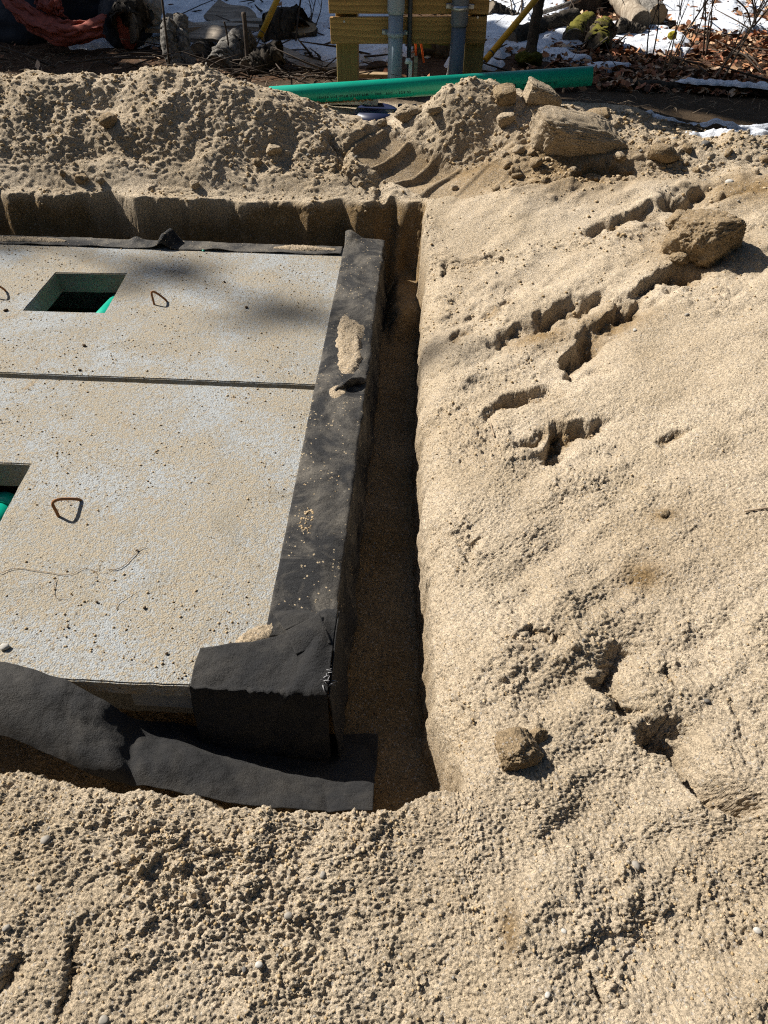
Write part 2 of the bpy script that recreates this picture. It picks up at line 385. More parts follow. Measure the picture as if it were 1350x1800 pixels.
MS = M_sand(); MCLOD = M_sand('sand_clod', False, .72); MCLODD = M_sand('sand_clod_dry', False, .3)
MC = M_concrete(); MCR = M_concrete_raw(); MF = M_fabric(); MF2 = M_fabric('geotextile_clean', .22)
MGREEN = M_plain('green_pvc', (.0, .36, .245), (.0, .31, .21), 6, .38, .45, .03)
MINK = M_plain('dark_ink', (.0, .035, .035), (.0, .05, .045), 40, .6, .2, 0)
MGREY = M_plain('grey_pvc', (.29, .35, .41), (.24, .29, .35), 5, .42, .4, .04)
MGREYD = M_plain('grey_pvc_dark', (.13, .15, .19), (.11, .13, .165), 5, .42, .4, .04)
MCABLE = M_plain('dark_conduit', (.05, .055, .065), (.04, .045, .055), 9, .5, .4, .05)
MSTEEL = M_plain('galvanised_steel', (.52, .54, .56), (.36, .38, .40), 60, .38, .5, .1, .002, .8)
MRUST = M_plain('rusty_steel', (.34, .16, .065), (.18, .085, .04), 90, .85, .2, .5, .002)
MYEL = M_plain('yellow_plastic', (.55, .33, .02), (.46, .26, .02), 10, .5, .35, .05)
MORG = M_plain('orange_cord', (.75, .14, .02), (.6, .10, .02), 40, .6, .3, .1)
MWHITE = M_plain('white_plastic', (.72, .74, .74), (.60, .62, .62), 12, .5, .4, .05)
MBLUE = M_plain('blue_plastic', (.006, .014, .055), (.005, .01, .04), 8, .45, .4, .05)
MBOARD = M_wood('treated_board', (.48, .29, .10), (.30, .175, .058))
MPOST = M_wood_v('treated_post', (.34, .25, .095), (.22, .16, .06))
MGREYW = M_wood('weathered_wood', (.36, .30, .23), (.20, .165, .125))
MBARKD = M_bark('bark_dark', (.018, .015, .012), (.09, .075, .058))
MBARKG = M_bark('bark_grey', (.035, .032, .028), (.27, .25, .22), None, .6)
MBARKM = M_bark('bark_mossy', (.04, .03, .022), (.12, .095, .065), (.12, .11, .015))
MBARKB = M_bark('bark_pale', (.20, .155, .11), (.40, .345, .27))
MEND = M_plain('cut_wood', (.36, .26, .15), (.24, .165, .09), 30, .85, .15, .3)
MENDG = M_plain('old_cut_wood', (.20, .17, .13), (.11, .09, .07), 30, .9, .1, .3)
MTWIG = M_plain('twig', (.36, .28, .19), (.19, .14, .10), 30, .85, .15, .3)
MTWIGD = M_plain('twig_dark', (.085, .065, .05), (.045, .035, .028), 30, .9, .1, .3)
MMOSS = M_plain('moss', (.10, .095, .012), (.04, .045, .01), 60, .95, .1, .9, .02)
MRED = M_plain('red_cloth', (.34, .085, .055), (.20, .055, .04), 14, .85, .2, .35, .01)
MBLK = M_plain('black_cloth', (.022, .026, .036), (.012, .014, .018), 9, .7, .3, .35, .01)
MFRAY = M_plain('frayed_cloth', (.42, .40, .38), (.22, .20, .18), 30, .9, .1, .6, .01)
MSTONE = M_plain('stone', (.28, .255, .22), (.18, .165, .14), 60, .8, .25, .4)
MSTONEP = M_plain('stone_pale', (.42, .40, .36), (.33, .31, .28), 60, .8, .25, .3)
MSTONED = M_plain('stone_dark', (.13, .12, .105), (.08, .075, .07), 60, .8, .25, .4)
MLEAF = M_attr('leaf'); MCRUMB = M_attr('sand_crumb', .95, .5, .1, .72)
def M_snow():
    t = NT('snow'); n = t.noise(26, 5, .7)
    c = t.mix(t.ramp(t.noise(34, 4, .7), (.60, 0.), (.68, 1.)), (.60, .63, .68), (.15, .10, .06))
    m = t.out(c, .6, t.bump(n, .6, .02), .3)
    return m
MSNOW = M_snow()
def M_litter():
    t = NT('forest_soil'); c = t.mix(t.noise(18, 5, .75), (.022, .015, .010), (.13, .072, .04))
    c = t.mix(t.math('GREATER_THAN', t.noise(70, 3), .62), c, (.22, .125, .065))
    return t.out(c, .95, t.bump(t.noise(30, 5, .75), .9, .03), .1)
MLIT = M_litter()

# ------------------------------------------------------------------ object helpers
def tag(o, label=None, cat=None, group=None, kind=None):
    if label: o['label'] = label
    if cat: o['category'] = cat
    if group: o['group'] = group
    if kind: o['kind'] = kind
    return o
def thing(name, label, cat, loc=(0, 0, 0), group=None):
    o = bpy.data.objects.new(name, None); COL.objects.link(o); o.location = loc; o.empty_display_size = .05
    return tag(o, label, cat, group)
def _root(p):
    v = Vector((0, 0, 0))
    while p is not None: v = v+p.location; p = p.parent
    return v
def link(name, me, mat, parent=None):
    o = bpy.data.objects.new(name, me); COL.objects.link(o)
    if mat: me.materials.append(mat)
    if parent: o.parent = parent
    return o
def mesh(name, V, F, mat, parent=None, smooth=True, at=None):
    """V in world metres (moved to the parent's frame, or to `at` for a top-level object)"""
    V = np.asarray(V, float)
    off = np.array(_root(parent)) if parent else np.array(at if at is not None else (0, 0, 0), float)
    me = bpy.data.meshes.new(name); me.from_pydata((V-off).tolist(), [], [tuple(f) for f in F]); me.update()
    if smooth: me.polygons.foreach_set('use_smooth', [True]*len(me.polygons))
    o = link(name, me, mat, parent)
    if parent is None and at is not None: o.location = at
    return o
def grid_faces(nu, nv, closed=False):
    f = []
    for i in range(nu-1):
        for j in range(nv if closed else nv-1):
            k = (j+1) % nv
            f.append((i*nv+j, (i+1)*nv+j, (i+1)*nv+k, i*nv+k))
    return f
def fast_grid(name, X, Y, Z, mat, attrs=None, mask=None, smooth=True):
    nu, nv = X.shape; me = bpy.data.meshes.new(name); n = nu*nv
    me.vertices.add(n); me.vertices.foreach_set('co', np.stack([X, Y, Z], -1).astype(np.float32).ravel())
    i = np.arange(n).reshape(nu, nv); q = np.stack([i[:-1, :-1], i[:-1, 1:], i[1:, 1:], i[1:, :-1]], -1).reshape(-1, 4)
    if mask is not None: q = q[mask.ravel()]
    m = len(q); me.loops.add(m*4); me.loops.foreach_set('vertex_index', q.astype(np.int32).ravel())
    me.polygons.add(m); me.polygons.foreach_set('loop_start', np.arange(0, m*4, 4, dtype=np.int32))
    me.polygons.foreach_set('loop_total', np.full(m, 4, np.int32)); me.polygons.foreach_set('use_smooth', np.full(m, smooth))
    for k, v in (attrs or {}).items():
        a = me.attributes.new(k, 'FLOAT', 'POINT'); a.data.foreach_set('value', v.astype(np.float32).ravel())
    me.update(calc_edges=True); me.validate()
    return link(name, me, mat)
def box(name, lo, hi, mat, parent=None, bev=.003, at=None, rot=None, seg=1):
    bm = bmesh.new(); bmesh.ops.create_cube(bm, size=1)
    lo = Vector(lo); hi = Vector(hi); c = (lo+hi)/2; d = hi-lo
    for v in bm.verts: v.co = Vector((v.co.x*d.x, v.co.y*d.y, v.co.z*d.z))
    if bev: bmesh.ops.bevel(bm, geom=bm.edges[:], offset=bev, segments=seg, affect='EDGES', profile=.7)
    mt = Matrix.Translation(c) @ (rot.to_4x4() if rot else Matrix())
    bm.transform(mt)
    if parent: bm.transform(Matrix.Translation(-_root(parent)))
    elif at is not None: bm.transform(Matrix.Translation(-Vector(at)))
    me = bpy.data.meshes.new(name); bm.to_mesh(me); bm.free(); o = link(name, me, mat, parent)
    if parent is None and at is not None: o.location = at
    return o
def tube_geo(P, rad, n=10, wob=0., seed=0, cap=True):
    P = [Vector(p) for p in P]; m = len(P); V = []; F = []
    rad = [rad]*m if isinstance(rad, (int, float)) else list(rad)
    rr = random.Random(seed); up = None
    for i, p in enumerate(P):
        t = (P[min(i+1, m-1)]-P[max(i-1, 0)]).normalized()
        if up is None:
            up = Vector((0, 0, 1)) if abs(t.z) < .9 else Vector((1, 0, 0))
        a = t.cross(up).normalized(); b = a.cross(t).normalized(); up = b
        for k in range(n):
            w = 2*math.pi*k/n; r = rad[i]*(1+wob*(rr.random()-.5)*2)
            V.append(tuple(p+a*(math.cos(w)*r)+b*(math.sin(w)*r)))
    F = grid_faces(m, n, True)
    if cap:
        F.append(tuple(range(n))); F.append(tuple(range((m-1)*n, m*n))[::-1])
    return V, F
def tube(name, P, rad, mat, parent=None, n=10, wob=0., seed=0, cap=True, at=None):
    V, F = tube_geo(P, rad, n, wob, seed, cap)
    o = mesh(name, V, F, mat, parent, True, at)
    if cap:
        for p in o.data.polygons:
            if len(p.vertices) > 4: p.use_smooth = False
    return o
def interp_path(P, n):
    P = np.array(P, float); m = len(P); t = np.linspace(0, m-1, n); out = []
    for a in t:
        i = min(int(a), m-2); u = a-i
        p0 = P[max(i-1, 0)]; p1 = P[i]; p2 = P[i+1]; p3 = P[min(i+2, m-1)]
        out.append(.5*((2*p1)+(-p0+p2)*u+(2*p0-5*p1+4*p2-p3)*u*u+(-p0+3*p1-3*p2+p3)*u**3))
    return np.array(out)
def gn3(p, sc, s=0):                     # 3-D gradient noise
    q = np.asarray(p)*sc+7.31; i0 = np.floor(q); f = q-i0; w = f*f*f*(f*(f*6-15)+10); o = 0
    for a in (0, 1):
        for b in (0, 1):
            for c in (0, 1):
                X = i0[:, 0]+a+(i0[:, 2]+c)*57; Y = i0[:, 1]+b+(i0[:, 2]+c)*131
                t = _h(X, Y, s)*6.2831853; z = _h(X, Y, s+77)*2-1; r = np.sqrt(1-z*z)
                g = r*np.cos(t)*(f[:, 0]-a)+r*np.sin(t)*(f[:, 1]-b)+z*(f[:, 2]-c)
                o = o+g*(w[:, 0] if a else 1-w[:, 0])*(w[:, 1] if b else 1-w[:, 1])*(w[:, 2] if c else 1-w[:, 2])
    return o*1.5
_ICO = {}
def ico(k):
    if k not in _ICO:
        bm = bmesh.new(); bmesh.ops.create_icosphere(bm, subdivisions=k, radius=1)
        _ICO[k] = (np.array([v.co[:] for v in bm.verts]), [tuple(v.index for v in f.verts) for f in bm.faces]); bm.free()
    return _ICO[k]
def lump(name, loc, size, mat, rotz=0., sub=5, big=.18, mid=.08, fine=.025, seed=0, parent=None, squash=1., flat=None, tilt=0., grain=0., roll=0., cuts=0):
    V, F = ico(sub); V = V.copy(); rc = np.random.default_rng(1000+seed)
    for k in range(cuts):                # broken faces
        n = rc.normal(0, 1, 3); n /= np.linalg.norm(n); d = rc.uniform(.5, .85); e = V @ n-d
        V = V-np.where(e > 0, e*.9, 0)[:, None]*n
    p = V+seed*3.77
    V *= (1+big*gn3(p, 1.1, seed)+mid*gn3(p, 3.2, seed+3)+fine*gn3(p, 9., seed+6)+fine*.9*gn3(p, 20., seed+9)+grain*gn3(p, 42., seed+12)+grain*1.2*(rng.random(len(p))-.5))[:, None]
    if flat is not None: V[:, 2] = np.where(V[:, 2] < flat, flat+(V[:, 2]-flat)*.2, V[:, 2])
    if squash != 1: V = np.sign(V)*np.abs(V)**squash
    V *= np.array(size)
    c, s = math.cos(roll), math.sin(roll); V = np.stack([V[:, 0], V[:, 1]*c-V[:, 2]*s, V[:, 1]*s+V[:, 2]*c], -1)
    c, s = math.cos(tilt), math.sin(tilt); V = np.stack([V[:, 0]*c-V[:, 2]*s, V[:, 1], V[:, 0]*s+V[:, 2]*c], -1)
    c, s = math.cos(rotz), math.sin(rotz)
    V = np.stack([V[:, 0]*c-V[:, 1]*s, V[:, 0]*s+V[:, 1]*c, V[:, 2]], -1)+np.array(loc)
    return mesh(name, V, F, mat, parent, True, None if parent else loc)

# ------------------------------------------------------------------ the sand
def sand():
    # rows: denser where the surface is seen face-on (spoil bank, far pit wall)
    yy = np.linspace(-.6, 5.75, 6000)
    dens = 1.6/(np.maximum(yy, .15)**2+2.56)*np.where(yy < .25, .25, 1.0)
    dens = dens*(1+2.6*ss(4.12, 4.3, yy)*(1-ss(4.75, 4.85, yy))+4*ss(4.03, 4.08, yy)*(1-ss(4.16, 4.2, yy))+1.5*ss(3.38, 3.42, yy)*(1-ss(3.52, 3.56, yy))+1.2*ss(.5, .7, yy)*(1-ss(.76, .95, yy)))
    c = np.concatenate([[0], np.cumsum((dens[1:]+dens[:-1])/2*np.diff(yy))]); NR, NCOL = 1450, 700
    rows = np.interp(np.linspace(0, c[-1], NR), c, yy)
    X = np.zeros((NR, NCOL)); Y = np.repeat(rows[:, None], NCOL, 1)
    u = np.linspace(-1, 1, 3000)
    for i, y in enumerate(rows):
        hw = .85+.50*max(y, 0); vis = .62+.40*max(y, 0); x = u*hw
        d = lerp(1., .3, ss(-.06, .06, np.abs(x+.05*y)-vis))
        k = float(ss(1.15, 1.75, np.array(y))*(1-ss(3.2, 3.75, np.array(y)))); d = d*(1-.75*k*ss(-.2, -.45, x))
        lx = lip_x(y)
        d = d+3.0*float(ss(.2, .95, np.array(y))*(1-ss(3.6, 4.6, np.array(y))))*np.exp(-((x-lx)/.025)**2)
        cc = np.concatenate([[0], np.cumsum((d[1:]+d[:-1])/2*np.diff(x))])
        X[i] = np.interp(np.linspace(0, cc[-1], NCOL), cc, x)
    dx = np.gradient(X, axis=1); dy = np.gradient(Y, axis=0)
    sp = np.maximum(dx, np.minimum(dy, .02)).ravel()
    h, det, damp, soil, rough = sand_height(X.ravel(), Y.ravel(), sp)
    h = h.reshape(X.shape); det = det.reshape(X.shape)
    # crumbs stand along the surface normal, so that steep faces are as lumpy as flat ones
    ti = np.stack([np.gradient(X, axis=0), np.gradient(Y, axis=0), np.gradient(h, axis=0)], -1)
    tj = np.stack([np.gradient(X, axis=1), np.zeros_like(X), np.gradient(h, axis=1)], -1)
    nr = np.cross(tj, ti); nr /= np.linalg.norm(nr, axis=-1, keepdims=True)+1e-9
    fl = .75*det
    PX, PY, h = X+nr[..., 0]*fl, Y+nr[..., 1]*fl, h+nr[..., 2]*fl+.25*det
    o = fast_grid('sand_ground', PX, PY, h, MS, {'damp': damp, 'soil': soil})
    tag(o, 'dug over pale sand with spoil bank and open trench', kind='structure')
    return X, Y, h.reshape(X.shape), rough.reshape(X.shape)
SX, SY, SZ, SR = sand()
def sand_at(x, y):                       # height of the built surface
    i = int(np.clip(np.searchsorted(SY[:, 0], y), 1, SY.shape[0]-1)); r = SX[i]
    j = int(np.clip(np.searchsorted(r, x), 1, SX.shape[1]-1)); return float(SZ[i, j])

def joined_lumps(name, pos, size, tint, mat, sub=1, flatten=.75):
    V0, F0 = ico(sub); n = len(pos); nv = len(V0)
    A = rng.random((n, 3))*6.283; sc = size[:, None]*(.7+.6*rng.random((n, 3))); sc[:, 2] *= flatten
    jit = 1+.35*(rng.random((n, nv))-.5)
    P = V0[None]*jit[:, :, None]*sc[:, None, :]
    ca, sa = np.cos(A[:, 0]), np.sin(A[:, 0])
    Q = np.stack([P[..., 0]*ca[:, None]-P[..., 1]*sa[:, None], P[..., 0]*sa[:, None]+P[..., 1]*ca[:, None], P[..., 2]], -1)+pos[:, None, :]
    F = (np.array(F0)[None]+np.arange(n)[:, None, None]*nv).reshape(-1, 3)
    me = bpy.data.meshes.new(name); me.vertices.add(n*nv); me.vertices.foreach_set('co', Q.astype(np.float32).ravel())
    m = len(F); me.loops.add(m*3); me.loops.foreach_set('vertex_index', F.astype(np.int32).ravel())
    me.polygons.add(m); me.polygons.foreach_set('loop_start', np.arange(0, m*3, 3, dtype=np.int32)); me.polygons.foreach_set('loop_total', np.full(m, 3, np.int32))
    a = me.color_attributes.new('tint', 'FLOAT_COLOR', 'POINT')
    a.data.foreach_set('color', np.repeat(np.concatenate([tint, np.ones((n, 1))], 1), nv, 0).astype(np.float32).ravel())
    me.update(calc_edges=True)
    return link(name, me, mat)
def crumbs():
    n = 15000
    k = rng.random(n*6); i = rng.integers(5, SX.shape[0]-5, n*6); j = rng.integers(5, SX.shape[1]-5, n*6)
    x, y, z, r = SX[i, j], SY[i, j], SZ[i, j], SR[i, j]
    slope = np.abs(SZ[i, j+2]-SZ[i, j-2])/np.maximum(np.abs(SX[i, j+2]-SX[i, j-2]), 1e-4)
    ok = (k < np.clip(r, .04, 1)*.8) & (slope < 2.5) & (y < 4.95) & (y > .2)
    x, y, z, r = [v[ok][:n] for v in (x, y, z, r)]
    far = np.clip(y/3.0, .55, 1.5)
    size = (.0022+.0048*rng.random(len(x))**3.2)*far*(.7+.6*np.clip(r, 0, 1))
    t = rng.random(len(x))[:, None]; tint = np.array([[.60, .47, .31]])*(1-t)+np.array([[.42, .30, .16]])*t
    g = rng.random(len(x)) < .05; tint[g] = np.array([.30, .28, .25])
    o = joined_lumps('sand_crumbs', np.stack([x, y, z+size*.3], -1), size, tint, MCRUMB)
    tag(o, 'loose crumbs of sand strewn over the dug ground', kind='stuff')
crumbs()

# ------------------------------------------------------------------ concrete tank and lids
SLX = -.192; LIDB = 2.452; LIDF = 1.03; LIDE = 3.875; LX0 = -2.75
def outline(P, step, jit, seed):
    rr = random.Random(seed); out = []
    for i in range(len(P)):
        a = Vector((*P[i], 0)); b = Vector((*P[(i+1) % len(P)], 0)); L = (b-a).length; n = max(1, int(L/step))
        d = (b-a)/L; nr = Vector((-d.y, d.x, 0))
        for k in range(n):
            j = 0 if k == 0 else jit*(rr.random()-.5)*2
            out.append(a+d*(L*k/n)+nr*j)
    return out
def lid(y0, y1, hole, label, seed):
    t = thing('concrete_cover', label, 'concrete lid', (-1.2, (y0+y1)/2, 0), 'concrete lids on the tank')
    bm = bmesh.new(); rings = []
    for P, st in (([(LX0, y0), (SLX, y0), (SLX, y1), (LX0, y1)], .03), (hole[::-1], .03)):
        vs = [bm.verts.new(p) for p in outline(P, st, .0016, seed)]
        rings.append(vs)
        for a, b in zip(vs, vs[1:]+vs[:1]): bm.edges.new((a, b))
    bmesh.ops.triangle_fill(bm, edges=bm.edges[:], use_beauty=True)
    top = bm.faces[:]
    # hole outline may be filled: drop faces inside it
    hx = [p[0] for p in hole]; hy = [p[1] for p in hole]
    kill = [f for f in top if min(hx) < f.calc_center_median().x < max(hx) and min(hy) < f.calc_center_median().y < max(hy) and all(v in rings[1] for v in f.verts)]
    bmesh.ops.delete(bm, geom=kill, context='FACES_ONLY')
    cx, cy = sum(hx)/4, sum(hy)/4; cur = bm.faces[:]
    for step in (0, 1):                  # thin front edge, then the underside is cut back
        ex = bmesh.ops.extrude_face_region(bm, geom=cur)
        dv = [v for v in ex['geom'] if isinstance(v, bmesh.types.BMVert)]; cur = [f for f in ex['geom'] if isinstance(f, bmesh.types.BMFace)]
        for v in dv:
            v.co.z -= .05
            if abs(v.co.x-cx) < .26 and abs(v.co.y-cy) < .26: v.co.x += (cx-v.co.x)*.025; v.co.y += (cy-v.co.y)*.025
            elif step and v.co.y < LIDF+.02: v.co.y += .11
    bmesh.ops.recalc_face_normals(bm, faces=bm.faces[:])
    eds = [e for e in bm.edges if len(e.link_faces) == 2 and e.calc_face_angle(0) > .8 and max(v.co.z for v in e.verts) > -.01]
    bmesh.ops.bevel(bm, geom=eds, offset=.004, segments=2, affect='EDGES')
    bm.transform(Matrix.Translation(-t.location))
    me = bpy.data.meshes.new('slab'); bm.to_mesh(me); bm.free(); link('slab', me, MC, t)
    return t
far_lid = lid(LIDB+.034, LIDE, [(-1.84, 3.03), (-1.455, 3.035), (-1.487, 3.461), (-1.851, 3.446)], 'farther concrete lid by the sand bank, with a square opening showing a green pipe', 3)
near_lid = lid(LIDF, LIDB, [(-1.70, 1.55), (-1.305, 1.56), (-1.332, 1.902), (-1.69, 1.90)], 'nearer concrete lid at the front, with the rusty lifting loop and thin dry roots', 5)
def loop(a, b, top, lid_, lean=(0, 0)):
    a, b = Vector(a), Vector(b); m = (a+b)/2+Vector((lean[0], lean[1], top)); d = (b-a)
    ln = Vector((lean[0], lean[1], 0)); Z = Vector((0, 0, 1))
    P = interp_path([a-Z*.03, a+Z*top*.45+ln*.5, a+Z*top*.9+ln+d*.03, a+Z*top+ln+d*.13, a+Z*top*.88+ln+d*.34, a+Z*top*.5+ln*.6+d*.68, b+Z*.002, b-Z*.03], 40)
    tube('lifting_loop', P, .0052, MRUST, lid_, 8, .1, 4)
loop((-1.126, 1.643, 0), (-1.085, 1.724, 0), .058, near_lid, (-.008, 0))
loop((-1.243, 3.13, 0), (-1.195, 3.17, 0), .06, far_lid, (-.008, .01))
loop((-2.028, 3.142, 0.000), (-2.011, 3.217, 0.000), .06, far_lid, (0, .01))
loop((-1.93, 1.25, 0), (-1.89, 1.32, 0), .06, near_lid)
tank = thing('septic_tank', 'grey concrete tank under the two lids, mostly buried', 'concrete tank', (-1.47, 2.45, -1.2))
def tank_shell():
    x0, x1, y0, y1, zt, zb, w = LX0+.01, SLX-.03, LIDF+.13, LIDE-.03, -.1025, -1.3, .09
    for n, lo, hi in (('wall', (x0, y0, zb), (x1, y0+w, zt)), ('wall', (x0, y1-w, zb), (x1, y1, zt)), ('wall', (x0, y0+w+.001, zb), (x0+w, y1-w-.001, zt)),
                      ('wall', (x1-w, y0+w+.001, zb), (x1, y1-w-.001, zt)), ('wall', (x0+w+.001, 2.41, zb), (x1-w-.001, 2.49, zt)), ('floor_slab', (x0, y0, zb-.1), (x1, y1, zb-.002))):
        box(n, lo, hi, MCR, tank, .004)
    box('rim', (-.72, LIDF+.012, -.13), (-.30, LIDF+.125, -.0535), MCR, tank, .004)
tank_shell()
t = thing('pipe_stub', 'short green inlet pipe seen through the far lid opening', 'pipe', (-1.750, 3.634, -0.300))
tube('pipe', [(-1.585, 3.08, -.155), (-1.545, 3.43, -.15)], .053, MGREEN, t, 24)
tube('pipe_end', [(-1.545, 3.43, -.15), (-1.5445, 3.434, -.15)], .047, MGREEN, t, 24)
t = thing('pipe_stub', 'green pipe inside the near lid opening at the photo edge', 'pipe', (-1.45, 1.75, -.25))
tube('pipe', [(-1.50, 1.58, -.19), (-1.455, 1.89, -.185)], .055, MGREEN, t, 24)
tube('socket', [(-1.462, 1.84, -.186), (-1.455, 1.889, -.1845)], .061, MGREEN, t, 24)

# ------------------------------------------------------------------ black geotextile
def sheet(name, f, nu, nv, mat, parent=None, th=.003, at=None, wr=.004, seed=0):
    u, v = np.meshgrid(np.linspace(0, 1, nu), np.linspace(0, 1, nv), indexing='ij')
    P = f(u.ravel(), v.ravel())
    o = mesh(name, P, grid_faces(nu, nv), mat, parent, True, at)
    md = o.modifiers.new('thickness', 'SOLIDIFY'); md.thickness = th; md.offset = 0
    return o
def strip(ya, yb, xa, xb, seed, lift_end=0., hang=.34, dust=MF, name='geotextile_strip', label='', curl=0.):
    """lies on the lid's right edge and hangs down the tank side; ya near, yb far, xa/xb inner edge near/far"""
    def f(u, v):
        y = ya+(yb-ya)*u; xi = xa+(xb-xa)*u+.003*gn(y*7, v*0+1, seed)
        w = SLX+.006-xi; L = w+hang; s = v*L; r = .012
        wr = .008*np.abs(gn(y*9, s*14, seed+1))+.006*np.abs(gn(y*25, s*25, seed+2))+.020*np.clip(gn(y*3.3+s*6, s*5-y*2, seed+3), 0, 1)+.012*np.clip(gn(y*12-s*9, s*9+y*3, seed+7)-.12, 0, 1)
        on = s < w
        x = np.where(on, xi+s, SLX+.008+wr*1.2+.012*ss(w, L, s)+.02*ss(w+.05, L, s)*(gn(y*5, s*0, seed+5)+.3))
        z = np.where(on, .004+wr*ss(0, .03, s), .004-(s-w)*.98)
        k = np.exp(-((s-w)/.016)**2); z = z-.004*k*0+np.where(on, -.003*k, .003*k)
        z = z+lift_end*ss(.93, 1.0, u)*np.exp(-((s-.02)/.06)**2)
        z = z+curl*ss(.06, 0, u)*np.exp(-((s-w*.55)/.05)**2)
        return np.stack([x, y, z], -1)
    o = sheet(name, f, 150, 60, dust, None, .003, (SLX, (ya+yb)/2, 0))
    return tag(o, label, 'geotextile', 'black geotextile laid over the tank edges')
strip(2.53, 3.99, -.385, -.397, 21, .05, label='black geotextile strip over the far lid edge, with a tongue of sand on it', curl=.0)
strip(1.20, 2.56, -.372, -.388, 22, 0, label='black geotextile strip along the near lid edge, dusted grey and spotted with sand crumbs')
# a raised fold where the two strips overlap
def fold(u, v):
    a = u*math.pi*.95; x = -.30+.12*v+.0*u; y = 2.42+.10*v+.012*np.cos(a)+.02*gn(v*4, u*2, 4); z = .012+.035*np.sin(a)*np.sin(np.pi*np.clip(v*.9+.08, 0, 1))
    return np.stack([x, y, z], -1)
tag(sheet('geotextile_fold', fold, 16, 24, MF, None, .003, (-.24, 2.47, .01)), 'small raised black fold where the two side strips overlap', 'geotextile')
# strip along the back edge, with a pinched fold
def backstrip(u, v):
    x = -2.72+(2.72-.405)*u; yi = 3.775-.005*u+.006*gn(x*4, x*0, 31); s = v*.55; w = 3.885-yi
    wr = .005*np.abs(gn(x*9, s*20, 32))+.008*np.clip(gn(x*3, s*6, 33), 0, 1)
    pin = np.exp(-((x+1.36-.25*(s-.1))/.035)**2)*.07*ss(-.02, .03, s)*ss(.26, .1, s)+np.exp(-((x+1.56)/.03)**2)*.02*ss(.03, .1, s)
    on = s < w
    y = np.where(on, yi+s, 3.887+wr*1.5+.008); z = np.where(on, .004+wr*ss(0, .02, s), .004-(s-w)*.98)
    z = z+np.where(on, pin, pin*ss(w+.1, w, s)); z = z+.028*ss(.02, 0, s)*np.clip(gn(x*6, x*0+3, 35)+.1, 0, 1)
    return np.stack([x, y, z], -1)
tag(sheet('geotextile_strip', backstrip, 420, 36, MF, None, .003, (-1.5, 3.86, 0)), 'black geotextile strip along the back lid edge with one pinched fold', 'geotextile', 'black geotextile laid over the tank edges')
# piece wrapped round the near right corner
cor = thing('geotextile_corner', 'black geotextile wrapped round the near right corner of the lid', 'geotextile', (-.35, 1.04, 0), 'black geotextile laid over the tank edges')
def corner(u, v):
    x = -.537+(.537-.176)*u
    yi = np.interp(x, [-.54, -.46, -.40, -.34, -.30, -.25, -.21, -.17], [1.140, 1.158, 1.165, 1.19, 1.215, 1.262, 1.285, 1.285])
    w = yi-1.02; s = v*(w+.30)
    wr = .012*np.abs(gn(x*8+s*3, s*9, 41))+.010*np.clip(gn(x*14+s*16, s*10-x*4, 45)-.1, 0, 1)+.004*gn(x*26, s*20, 42)+.012*np.clip(gn(x*6-s*8, s*4, 44), 0, 1)
    on = s < w
    y = np.where(on, yi-s, 1.018-wr-.02*ss(w, w+.2, s)); z = np.where(on, .013+wr+.012*ss(-.33, -.2, x), .013-(s-w)*.97)
    z = np.where(on, z-.006*np.exp(-((s-w)/.02)**2), z+.004*np.exp(-((s-w)/.02)**2))
    z = z+.022*np.exp(-((x+.22)/.03)**2)*on*ss(.0, .06, s)*ss(w, w*.5, s)
    return np.stack([x, y, z], -1)
sheet('drape', corner, 90, 70, MF2, cor, .003)
def sideflap(u, v):
    y = 1.012+.275*u; s = v*.33; x = -.172+.02*v+.01*gn(y*20, s*12, 47)*v; z = .016-s-.004*v
    return np.stack([x, y, z+.02*np.exp(-((y-1.2)/.07)**2)*(1-v)], -1)
sheet('side_flap', sideflap, 30, 30, MF2, cor, .003)
def fold_tri(P, bulge, name, mat=MF2):
    P = [np.array(p) for p in P]
    def f(u, v):
        u = u[:, None]; v = v[:, None]
        q = (P[0]*(1-u)+P[1]*u)*(1-v)+(P[3]*(1-u)+P[2]*u)*v
        q[:, 2] += (bulge*np.sin(np.pi*u)*np.sin(np.pi*v))[:, 0]+.004*gn(q[:, 0]*25, q[:, 1]*25, 48); return q
    return sheet(name, f, 26, 26, mat, cor, .003)
fold_tri([(-0.370, 1.282, 0.012), (-0.255, 1.283, 0.020), (-0.224, 1.244, 0.050), (-0.312, 1.203, 0.030)], .012, 'folded_flap')
fold_tri([(-0.310, 1.195, 0.035), (-0.222, 1.250, 0.052), (-0.182, 1.164, 0.035), (-0.273, 1.126, 0.028)], .014, 'folded_flap')
rr = random.Random(5); V = []; F = []          # torn fibres at the corner
for k in range(26):
    p = Vector((-.178+rr.uniform(-.015, .006), 1.05+rr.uniform(-.02, .05), .018+rr.uniform(-.03, .012)))
    d = Vector((rr.uniform(-1, 1), rr.uniform(-1, 1), rr.uniform(-.4, 1))).normalized()*rr.uniform(.012, .03)
    v, f = tube_geo([p, p+d*.5+Vector((0, 0, .003)), p+d], [.0022, .0016, .0006], 4); b = len(V); V += v; F += [tuple(i+b for i in q) for q in f]
tag(mesh('torn_fibres', V, F, M_plain('torn_fibre', (.30, .30, .31), (.10, .10, .10), 60, .8, .2, .2), cor), kind='stuff')
